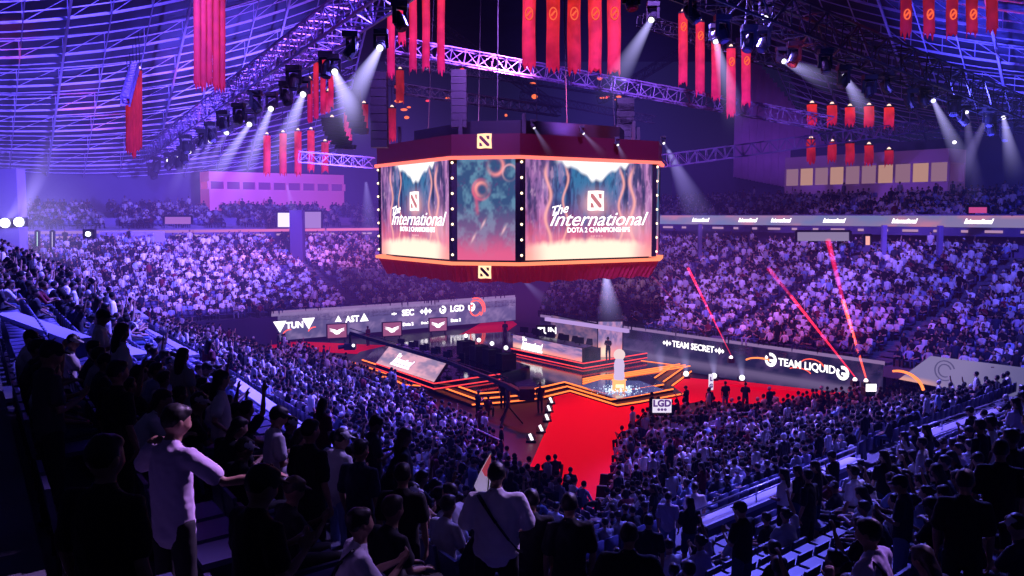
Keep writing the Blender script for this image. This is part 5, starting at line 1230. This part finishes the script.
# the far corner is open ground for the tunnel
ALL = [a for a in ALL if not any(math.hypot(a[1]-h[0], a[2]-h[1]) < .62 for h in HP)]
ALL.sort(key=lambda a: a[0])
occ = []; empt = []
WALLS_ = [((230, 381), (340, 457)), ((140, 330), (196, 357)), ((692, 530), (858, 461)), ((903, 446), (1006, 410)), ((6, 316), (80, 343)), ((104, 344), (142, 358))]
def before_wall(a):
    "standing room is kept clear along the walkway in front of each parapet"
    if not a[6].name.startswith('upper'): return False
    top = proj((a[1], a[2], a[3]+1.27))[1]; foot = proj((a[1], a[2], a[3]+.3))[1]; px = a[7][0]
    for (x0, y0), (x1, y1) in WALLS_:
        if x0-6 < px < x1+6:
            ly = y0+(px-x0)*(y1-y0)/(x1-x0)
            if top < ly+3 and foot > ly-1: return True
    return False
def infill(a):
    if before_wall(a) and rng.random() < .9: return 0
    b = a[6]; f = b.fill
    if a[4] < (6 if 17 < a[2] < 34 else 4) and b.name == 'upper left stand': f = .04
    if a[4] < 4 and b.name == 'upper right stand': f = .10
    if b.name == 'upper right stand' and a[7][1] > 500 and 690 < a[7][0] < 860: f = .35
    if a[0] < 7.6: f = 0
    # keep sight lines open over the carpet foot and to the men in the foreground
    if a[0] < 9.0 and a[7][1] < 500: f = 0
    if a[0] < 14 and (abs(a[7][0]-165) < 55 or abs(a[7][0]-496) < 40) and a[0] < (7.3 if a[7][0] < 300 else 9.3): f = 0
    if 540 < a[7][0] < 608 and a[7][1] < 525 and a[0] < 31: f = 0
    return f
for a in ALL: (occ if rng.random() < infill(a) else empt).append(a)
near, rest = occ[:268], occ[268:]
SEAT_YELL = mat('seat_shell', (.06, .06, .16), .45); 
def rowname(b): return b.name
poses_se = ['se_lap', 'se_lean', 'se_phone', 'se_cheer', 'se_wide']; poses_st = ['st_relaxed', 'st_phone', 'st_hip']
desc = {'se_lap': 'hands on knees', 'se_lean': 'leaning forward', 'se_phone': 'in a cap', 'se_cheer': 'arm raised', 'se_wide': 'sitting wide', 'st_relaxed': 'arms down', 'st_phone': 'in a cap', 'st_hip': 'hand on hip'}
for a in near:
    dist, x, y, z, i, j, b, q = a
    st = rng.random() < .14 and dist > 10; pk = rng.choice(poses_st if st else poses_se); ti = rng.choice(len(TOPS), p=TOPW); bi = rng.choice(4, p=[.5, .28, .12, .1])
    if dist < 10 and ti in (0, 1, 2, 8) and rng.random() < .75: ti = 3; 
    if dist < 10: bi = 0
    capc = M_CAPW if rng.random() < .3 else M_CAPB
    lab = f'person in a {TOPS[ti][0]} top {desc[pk].split(",")[0]}, {nth(j)} place, {nth(i)} row, {b.name}'
    off = V2(-b.n.x, -b.n.y)*(.18 if st else -.02)
    person(FIG[pk], (x+off.x, y+off.y, z), b.face()+rng.normal(0, .22), lab, list(TM_.values())[ti], BOT[bi][1], rng.integers(0, 3), rng.integers(0, 2), float(rng.uniform(.93, 1.05)), 'people in the near crowd', capc, M_SHOE if rng.random() < .3 else M_BLACK)
# seats: the nearest ones individually, the others as one mass
def seat_proto():
    r = empty('stadium_seat', (0, 0, 0), 'x', 'seat')
    MB().add([(-.22, -.02, .40), (.22, -.02, .40), (.22, .40, .44), (-.22, .40, .44), (-.22, -.02, .45), (.22, -.02, .45), (.22, .40, .48), (-.22, .40, .48)], [(3, 2, 1, 0), (4, 5, 6, 7), (0, 1, 5, 4), (1, 2, 6, 5), (2, 3, 7, 6), (3, 0, 4, 7)]).build('seat', SEAT_YELL, r)
    MB().add([(-.22, -.20, .44), (.22, -.20, .44), (.20, -.26, .84), (-.20, -.26, .84), (-.22, -.16, .44), (.22, -.16, .44), (.20, -.22, .84), (-.20, -.22, .84)], [(0, 1, 2, 3), (7, 6, 5, 4), (0, 4, 5, 1), (1, 5, 6, 2), (2, 6, 7, 3), (3, 7, 4, 0)]).build('backrest', SEAT_YELL, r)
    m = MB(); m.bar((-.24, -.15, 0), (-.24, -.15, .5), .04).bar((.24, -.15, 0), (.24, -.15, .5), .04).bar((-.24, -.15, .42), (.24, -.15, .42), .04); m.build('frame', M_BLACK, r)
    return r
sp0 = seat_proto(); first = True
seatlist = [a for a in ALL if a[6].name not in (fb1.name, fb2.name) and not (a[4] < (5 if 'left' in a[6].name and a[2] < 34 else 2) and a[6].name.startswith('upper'))]
for a in seatlist[:260]:
    dist, x, y, z, i, j, b, q = a
    o = sp0 if first else copy_tree(sp0); first = False
    o.location = (x-b.n.x*-.02, y-b.n.y*-.02, z); o.rotation_euler = (0, 0, b.face()); o['group'] = 'folding seats of the near stands'
    o['label'] = f'dark blue folding stadium seat, {nth(j)} place in {nth(i)} row of the {b.name}'
def mass(name, V, Fc, pos, yaw, scl, cols, part, m, label, cat):
    """many copies of one low figure set (V per variant) merged as uncountable crowd"""
    VV, FF, CC = [], [], []; off = 0
    for k in range(len(V)):
        sel = np.where(pos['k'] == k)[0]
        if not len(sel): continue
        v = np.array(V[k], np.float32); c, s = np.cos(yaw[sel]), np.sin(yaw[sel]); sc = scl[sel]
        x = (v[None, :, 0]*c[:, None]-v[None, :, 1]*s[:, None])*sc[:, None]+pos['p'][sel, 0:1]
        y = (v[None, :, 0]*s[:, None]+v[None, :, 1]*c[:, None])*sc[:, None]+pos['p'][sel, 1:2]
        z = v[None, :, 2]*sc[:, None]+pos['p'][sel, 2:3]
        VV.append(np.stack([x, y, z], -1).reshape(-1, 3))
        f = np.array(Fc[k], np.int64); FF.append((f[None]+(np.arange(len(sel))*len(v))[:, None, None]+off).reshape(-1, 4)); off += len(sel)*len(v)
        CC.append(cols[sel][:, part[k]].reshape(-1, 3))
    VV = np.concatenate(VV); FF = np.concatenate(FF); CC = np.concatenate(CC)
    me = bpy.data.meshes.new(name); me.vertices.add(len(VV)); me.vertices.foreach_set('co', VV.astype(np.float32).ravel())
    me.loops.add(len(FF)*4); me.loops.foreach_set('vertex_index', FF.ravel().astype(np.int32)); me.polygons.add(len(FF)); me.polygons.foreach_set('loop_start', np.arange(len(FF), dtype=np.int32)*4)
    me.update(calc_edges=True); me.polygons.foreach_set('use_smooth', [True]*len(FF))
    a = me.color_attributes.new('Col', 'FLOAT_COLOR', 'POINT'); c4 = np.ones((len(VV), 4), np.float32); c4[:, :3] = CC; a.data.foreach_set('color', c4.ravel())
    me.materials.append(m); o = bpy.data.objects.new(name, me); COL.objects.link(o); return tag(o, label, cat, kind='stuff')
def lowfig(kind):
    "light figure: head, hair, torso, arms, legs, all quads; returns verts, quads, part index per vertex (0 skin 1 hair 2 top 3 trousers)"
    V, Fq, Pt = [], [], []
    def tub(pts, rad, part, n=6, ax=(1, 0, 0)):
        m = tube_chain(pts, rad, n, ax); o = len(V); V.extend(m.v); Pt.extend([part]*len(m.v))
        for f in m.f:
            if len(f) == 4: Fq.append([i+o for i in f])
    P = POSES[kind]; s = [Vector(p) for p in P['spine']]; hc = Vector(P['head'][0])
    def ball(c, r, part, n=8, m=5):
        b = MB().ball(c, r, n, m); o = len(V); V.extend(b.v); Pt.extend([part]*len(b.v)); Fq.extend([[i+o for i in f] for f in b.f if len(f) == 4])
    ball(hc, (.082, .10, .12), 0); ball(hc+Vector((0, -.018, .03)), (.092, .104, .108), 1)
    tub([s[0], s[2], s[3]], [(.17, .12), (.17, .12), (.17, .09)], 2, 8)
    for A in P['arms']: tub([A[0], A[1]], [.062, .05], 2); tub([A[1], A[2], Vector(A[2])+Vector(A[3]).normalized()*.14], [.042, .034, .03], 0, 5)
    for L in P['legs']: tub([L[0], L[1]], [.095, .075], 3); tub([L[1], L[2]], [.07, .05], 3, 5)
    return V, Fq, np.array(Pt)
kinds = ['se_lap', 'se_lean', 'se_cheer', 'se_phone', 'se_wide', 'st_relaxed']; LF = [lowfig(k) for k in kinds]
N = len(rest); kk = rng.choice(6, N, p=[.36, .16, .08, .16, .16, .08])
pp = np.array([(a[1], a[2], a[3]) for a in rest]); yw = np.array([a[6].face() for a in rest])+rng.normal(0, .25, N); sc_ = rng.uniform(.92, 1.08, N)
pp[:, :2] += rng.normal(0, .04, (N, 2))
tc = np.array([c for _, c in TOPS]); ti = rng.choice(len(TOPS), N, p=[.24, .12, .07, .20, .14, .08, .08, .03, .04]); top = tc[ti]*rng.uniform(.7, 1.1, (N, 1))
far = np.array([a[0] > 60 for a in rest]); br = far & (rng.random(N) < .17); top[br] = np.array([.85, .82, .9])*rng.uniform(.6, 1.1, (br.sum(), 1))
sk = np.array([(.36, .20, .14), (.50, .32, .24), (.26, .14, .1)])[rng.choice(3, N)]; hr = np.array([(.01, .01, .012), (.03, .02, .016), (.6, .58, .62)])[rng.choice(3, N, p=[.72, .18, .10])]
bt = np.array([(.012, .012, .018), (.04, .06, .15), (.06, .06, .08), (.22, .26, .4)])[rng.choice(4, N, p=[.5, .27, .13, .1])]
cols = np.stack([sk, hr, top, bt], 1)
cols[np.array(['far' in a[6].name and 'upper' in a[6].name for a in rest])] *= .33  # far upper figures' colours darkened to stand in for dimmer light
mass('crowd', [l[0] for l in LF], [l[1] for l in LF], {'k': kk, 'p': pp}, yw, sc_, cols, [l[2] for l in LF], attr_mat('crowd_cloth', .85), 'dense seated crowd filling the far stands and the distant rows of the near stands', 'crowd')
sv = MB(); sv.box((0, .19, .44), (.46, .42, .05)); sv.box((0, -.2, .64), (.44, .05, .42))
rs_ = [a for a in seatlist[260:]]; n = len(rs_)
mass('seats', [sv.v], [sv.f], {'k': np.zeros(n, int), 'p': np.array([(a[1], a[2], a[3]) for a in rs_])}, np.array([a[6].face() for a in rs_]), np.ones(n), np.tile(np.array([.05, .05, .14]), (n, 1, 1)), [np.zeros(len(sv.v), int)], MATS['seat_shell'], 'rows of dark seats mostly hidden under the distant crowd', 'seats')

# ---- people on the floor
def onfloor(fig, px, py, label, top, bot, yaw, z=0., scale=1., cap=None, kindname='person'):
    p = U(px, py, z=z); return person(FIG.get(fig) or H[fig], (p.x, p.y, z), yaw, label, top, bot, 0, 0, scale, None, cap)
FP = [('st_phone', 545, 507, 'cameraman in black standing leftmost on the red carpet', BK, B_, .2, .04), ('st_relaxed', 555, 497, 'slim dark figure standing just right of the leftmost cameraman on the carpet', BK, B_, 0, .04), ('st_phone', 570, 512, 'photographer in black standing rightmost on the red carpet', BK, B_, -.2, .04),
 ('st_relaxed', 725, 411, 'person in black shorts standing before the right carpet, pale legs', BK, TMx(8), .2, 0.), ('st_phone', 745, 412, 'person in dark clothes standing right of the one in black shorts', BK, TMx(7), -.3, 0.), ('st_phone', 686, 416, 'dark figure bending over a device near the small white placard', BK, B_, .9, 0.),
 ('st_relaxed', 709, 418, 'dark figure standing between the placard and the one in black shorts', BK, B_, .5, 0.), ('st_phone', 608, 361, 'presenter in dark clothes standing on stage before the fiery rear screen', BK, B_, 2.6, .95),
 ('st_relaxed', 503, 408, 'camera operator in black at the left stage steps', BK, B_, -.3, 0.), ('st_relaxed', 540, 413, 'camera operator in black at the middle of the stage steps', BK, B_, .3, 0.), ('st_relaxed', 505, 340, 'small dark figure walking beside the far red ramp', BK, B_, .3, 0.),
 ('st_relaxed', 368, 346, 'small dark figure beside the AST lettering', TMx(7), B_, 1., 0.), ('st_relaxed', 415, 419, 'person in dark red clothes standing by the left crowd fence', TMx(7), B_, -.4, 0.), ('st_phone', 478, 421, 'dark figure standing near the crane base', BK, B_, -1., 0.),
 ('se_lap', 488, 418, 'crew member in dark clothes sitting near the stage steps', TMx(7), B_, -.4, 0.), ('st_phone', 850, 417, 'camera operator in teal behind a white-screened camera at right', mat('teal', (.02, .18, .22), .8), B_, .8, 0.)]
for k, px, py, lb, tp_, bt_, yw_, z in FP: onfloor(k, px, py, lb, tp_, bt_, yw_, z)
# placards
def placard(px, py, w, h, z, lines, label, m=M_WHITE_E, tilt=.0):
    p = U(px, py, z=z); r = empty('placard', (p.x, p.y, z), label, 'sign', rz=tilt)
    MB().box((0, 0, 0), (w, .03, h)).build('board', emat('placard_white', (.85, .75, .95), 1.0), r); MB().bar((0, .03, -h/2), (0, .03, -h/2-.7), .03).build('stick', M_BLACK, r)
    for i, (s, sz) in enumerate(lines):
        o = text(s, 'lettering', sz, (0, -.02, h*.18-i*h*.42), (1, 0, 0), (0, 0, 1), emat('placard_ink', (.10, .02, .22), 1), r, bold=.02)
    return r
placard(662, 406, .95, .68, 1.75, [('LGD', .46), ('o o o', .2)], 'white placard with dark block letters held up near the carpet corner')
placard(711, 382, .30, .95, 1.6, [('L', .3), ('G', .3)], 'narrow white upright sign before the TEAM LIQUID board', tilt=.3)
p = U(868, 389, z=1.9); r = empty('broadcast_camera', (p.x, p.y, 0), 'broadcast camera with a small white screen on a tripod at the right', 'camera')
MB().box((0, 0, 1.75), (.5, .7, .4)).build('body', M_BLACK, r); MB().tube((0, .35, 1.75), (0, .8, 1.75), .12, .15).build('lens', M_BLACK, r)
t_ = [((0, 0, 1.5), (.45*math.cos(a), .45*math.sin(a), .0)) for a in (0, 2.1, 4.2)]
for a, b in t_: MB().bar(a, b, .05).build('leg', M_BLACK, r)
MB().box((0, -.42, 2.05), (.55, .05, .40)).build('screen', M_TXT, r)
# camera crane
a, m1, b_ = U(350, 333, z=3.9), U(448, 362, z=2.6), U(508, 386, z=2.1)
cr = empty('camera_crane', (b_.x, b_.y, 0), 'long black camera crane reaching left over the left team desk', 'camera crane')
bm = MB(); bm.bar(a, m1, .14, .20); bm.bar(m1, b_, .18, .24); bm.bar(a+Vector((0, 0, .30)), b_+Vector((0, 0, .42)), .04); local(bm.build('boom', M_BLACK), cr)
local(MB().bar(b_, b_-(m1-b_).normalized()*1.6-Vector((0, 0, .15)), .3, .3).box(b_-(m1-b_).normalized()*1.7, (.8, .7, .6)).build('counterweight', M_BLACK), cr)
tp_ = MB().tube((b_.x, b_.y, .9), (b_.x, b_.y, b_.z), .12)
for q in (0, 2.1, 4.2): tp_.bar((b_.x, b_.y, 1.0), (b_.x+.8*math.cos(q), b_.y+.8*math.sin(q), .05), .08)
local(tp_.build('tripod', M_BLACK), cr)
h_ = MB(); h_.tube(a, a-Vector((0, 0, .7)), .08); h_.box(a-Vector((0, 0, .85)), (.7, .5, .4)); h_.tube(a-Vector((.3, 0, .85)), a-Vector((.75, .1, .9)), .13); local(h_.build('camera_head', M_BLACK), cr)
local(MB().ball(a-Vector((-.25, .28, .75)), .10, 8, 6).build('tally_lamp', M_WHITE_E), cr)
# production desk in the dark right of the carpet
p0, p1 = U(665, 430, z=.9), U(745, 424, z=.9); pt_ = empty('production_table', ((p0.x+p1.x)/2, (p0.y+p1.y)/2, 0), 'long dark table with papers and laptops right of the carpet', 'table')
X_ = (p1-p0).normalized(); c_ = (p0+p1)/2
local(MB().box(c_, ((p1-p0).length, .8, .05), X_, X_.cross(Vector((0, 0, 1)))).build('tabletop', M_BLACK), pt_)
for f in (.04, .96):
    for s in (-1, 1):
        q_ = p0.lerp(p1, f)+X_.cross(Vector((0, 0, 1)))*.33*s; local(MB().bar((q_.x, q_.y, 0), (q_.x, q_.y, .9), .05).build('leg', M_BLACK), pt_)
for i, f in enumerate((.12, .35, .6, .82)):
    q_ = p0.lerp(p1, f); lp = empty('laptop', (q_.x, q_.y, .93), f'open laptop, {nth(i)} from the left on the dark production table', 'laptop', 'laptops on the production table', .1*i)
    MB().box((0, 0, .01), (.34, .24, .02)).build('keyboard_half', M_RAIL, lp); MB().box((0, .14, .12), (.34, .02, .22), Y=(0, 1, -.2), Z=(0, .2, 1)).build('lid', M_RAIL, lp); MB().quad((-.15, .12, .03), (.15, .12, .03), (.15, .15, .21), (-.15, .15, .21)).build('display', emat('lap', (.7, .7, 1), .8), lp)

# ------------------------------------------------------------------ lights
def spot(loc, aim, col, W, ang, blend=.6, size=1.):
    l = bpy.data.lights.new('spot', 'SPOT'); l.color = col; l.energy = W; l.spot_size = math.radians(ang); l.spot_blend = blend; l.shadow_soft_size = size
    o = bpy.data.objects.new('spot', l); COL.objects.link(o); o.location = loc; o.rotation_euler = (Vector(aim)-Vector(loc)).to_track_quat('-Z', 'Y').to_euler(); return o
BL, VI, PK, RD = (.12, .12, 1), (.36, .20, 1), (.9, .22, .75), (1, .02, .05)
LS = 1.
spot((0, 40, 28), (-22, 92, 4), (.42, .15, 1), 62000*LS, 62)
spot((6, 40, 28), (20, 82, 4), (.40, .17, 1), 74000*LS, 55)
spot((14, 30, 28), (38, 62, 4), (.14, .11, 1), 70000*LS, 50)
spot((-14, 40, 26), (-42, 84, 5), (.15, .10, 1), 80000*LS, 55)
spot((2, 60, 24), (-14, 90, 3), (1, .25, .75), 60000*LS, 45)
spot((2, 60, 22), (12, 72, 3), (1, .12, .35), 50000*LS, 48)
spot((2, 50, 26), (-16, 42, 3), (.17, .12, 1), 190000*LS, 72)
spot((-2, 30, 24), (-13, 24, 6), (.14, .11, 1), 85000*LS, 66)
spot((10, 52, 24), (16, 34, 2), (.20, .15, 1), 150000*LS, 58)
spot((10, 34, 22), (8, 18, 4), (.14, .13, 1), 34000*LS, 56)
for mn, c_, W, an in ((man1, (.62, .34, 1), 21000, 8), (man2, (.55, .34, 1), 11000, 8), (man4, (.50, .28, 1), 11000, 8), (strap2, (.5, .3, 1), 4500, 7), (bagm, (.4, .3, 1), 8000, 7)):  # unseen spots added to brighten single foreground figures
    l_ = mn.location; spot((l_.x+9, l_.y+9, l_.z+12), (l_.x, l_.y, l_.z+1.2), c_, W, an, .9, .3)
for mn, tp__, d__ in HL:  # more unseen spots, added to lift the pale-topped figures
    if (tp__ is WHT or tp__ is TMx(1) or tp__ is TMx(8)) and d__ < 24 and mn not in (man2, strap2, bagm):
        l_ = mn.location; spot((l_.x+8, l_.y+8, l_.z+12), (l_.x, l_.y, l_.z+1.1), (.42, .27, 1), 7500, 6, .9, .3)
spot((2, 55, 20), (-9, 35, 4), (1, .05, .12), 9000*LS, 13)
spot((2, 60, 25), (3, 48, 0), RD, 22000*LS, 50)
spot((4, 50, 24), (18, 56, 0), (1, .1, .5), 12000*LS, 50)
spot((0, 62, 24), (-4, 62, 0), (.8, .3, 1), 16000*LS, 45)
# lights that wash the roof from below
spot((-12, 70, 13), (-42, 90, 22), (.22, .14, 1), 110000*LS, 110, 1)
spot((-10, 30, 14), (-26, 44, 34), (.07, .07, 1), 16000*LS, 110, 1)
spot((28, 62, 13), (42, 62, 28), (.10, .10, 1), 50000*LS, 110, 1)
spot((10, 40, 14), (22, 44, 34), (.07, .07, 1), 12000*LS, 110, 1)
spot((4, 60, 16), (0, 75, 30), (.30, .12, 1), 26000*LS, 100, 1)
spot((4, 70, 14), (-16, 95, 18), (1, .2, .7), 22000*LS, 60, 1)
for px, py, d, W in ((172, 18, 52, 1), (4, 100, 60, 1), (80, 115, 78, .8), (105, 135, 84, .6), (184, 113, 74, .7), (800, 18, 50, 1), (992, 57, 56, 1.6), (148, 2, 50, .6), (574, 82, 70, .6)):
    p = U(px, py, d); spot((p.x*.93, p.y*.93, p.z-6), p, (1, .05, .01), 6500*W, 24, .9, .3)
W_ = bpy.data.worlds.new('World'); SC.world = W_; W_.use_nodes = True
W_.node_tree.nodes['Background'].inputs[0].default_value = (.05, .045, .22, 1); W_.node_tree.nodes['Background'].inputs[1].default_value = .10

# ------------------------------------------------------------------ haze: smoky hall air, its lit glow painted as emission in soft blobs
HZ = .46
def haze():
    m = bpy.data.materials.new('haze_glow'); m.use_nodes = True; nt = m.node_tree; nt.nodes.clear()
    tc = nd(nt, 'ShaderNodeNewGeometry'); acc = None
    blobs = [((-30, 92, 11), (22, 20, 8.5), (.25, .10, 1), .0185), ((-40, 80, 19), (18, 26, 6), (.20, .14, 1), .0075), ((-14, 86, 17), (9, 16, 9), (.30, .10, 1), .0075), ((8, 82, 17), (7, 14, 11), (.16, .08, 1), .0085), ((20, 84, 14), (12, 14, 9), (.24, .08, .9), .0060), ((44, 66, 13), (10, 22, 9), (.08, .07, 1), .0080), ((30, 50, 17), (8, 10, 3.5), (.30, .25, 1), .004), ((-2, 84, 5), (30, 16, 4), (.50, .10, .8), .0085), ((24, 68, 5), (18, 14, 4), (.40, .08, .9), .0085), ((9, 62, 1.8), (4.5, 4, 1.3), (.45, .40, .8), .020), ((5.5, 58, 1.5), (1.5, 2.5, 1.3), (.6, .5, .8), .03), ((-14, 40, 6), (14, 22, 5), (.09, .06, 1), .0030), ((16, 34, 5), (12, 14, 4), (.08, .06, .9), .0022), ((-42, 78, 11), (4, 4, 3.5), (.5, .42, 1), .09)]
    for c, s, col, k in blobs:
        a = nd(nt, 'ShaderNodeVectorMath', operation='SUBTRACT'); a.inputs[1].default_value = c; nt.links.new(tc.outputs['Position'], a.inputs[0])
        b = nd(nt, 'ShaderNodeVectorMath', operation='DIVIDE'); b.inputs[1].default_value = s; nt.links.new(a.outputs[0], b.inputs[0])
        d = nd(nt, 'ShaderNodeVectorMath', operation='DOT_PRODUCT'); nt.links.new(b.outputs[0], d.inputs[0]); nt.links.new(b.outputs[0], d.inputs[1])
        e = nd(nt, 'ShaderNodeMath', operation='MULTIPLY'); e.inputs[1].default_value = -1; nt.links.new(d.outputs['Value'], e.inputs[0])
        g = nd(nt, 'ShaderNodeMath', operation='EXPONENT'); nt.links.new(e.outputs[0], g.inputs[0])
        v = nd(nt, 'ShaderNodeVectorMath', operation='SCALE'); v.inputs[0].default_value = [x*k*HZ for x in col]; nt.links.new(g.outputs[0], v.inputs['Scale'])
        if acc: 
            s_ = nd(nt, 'ShaderNodeVectorMath', operation='ADD'); nt.links.new(acc.outputs[0], s_.inputs[0]); nt.links.new(v.outputs[0], s_.inputs[1]); acc = s_
        else: acc = v
    em = nd(nt, 'ShaderNodeEmission'); em.inputs[1].default_value = 1.; nt.links.new(acc.outputs[0], em.inputs[0])
    o = nd(nt, 'ShaderNodeOutputMaterial'); nt.links.new(em.outputs[0], o.inputs['Volume'])
    mb = MB().box((0, 62, 18), (150, 150, 40)); ob = mb.build('haze', m); tag(ob, 'thin blue and violet haze with painted-in glow filling the whole hall', 'haze', kind='stuff')
haze()
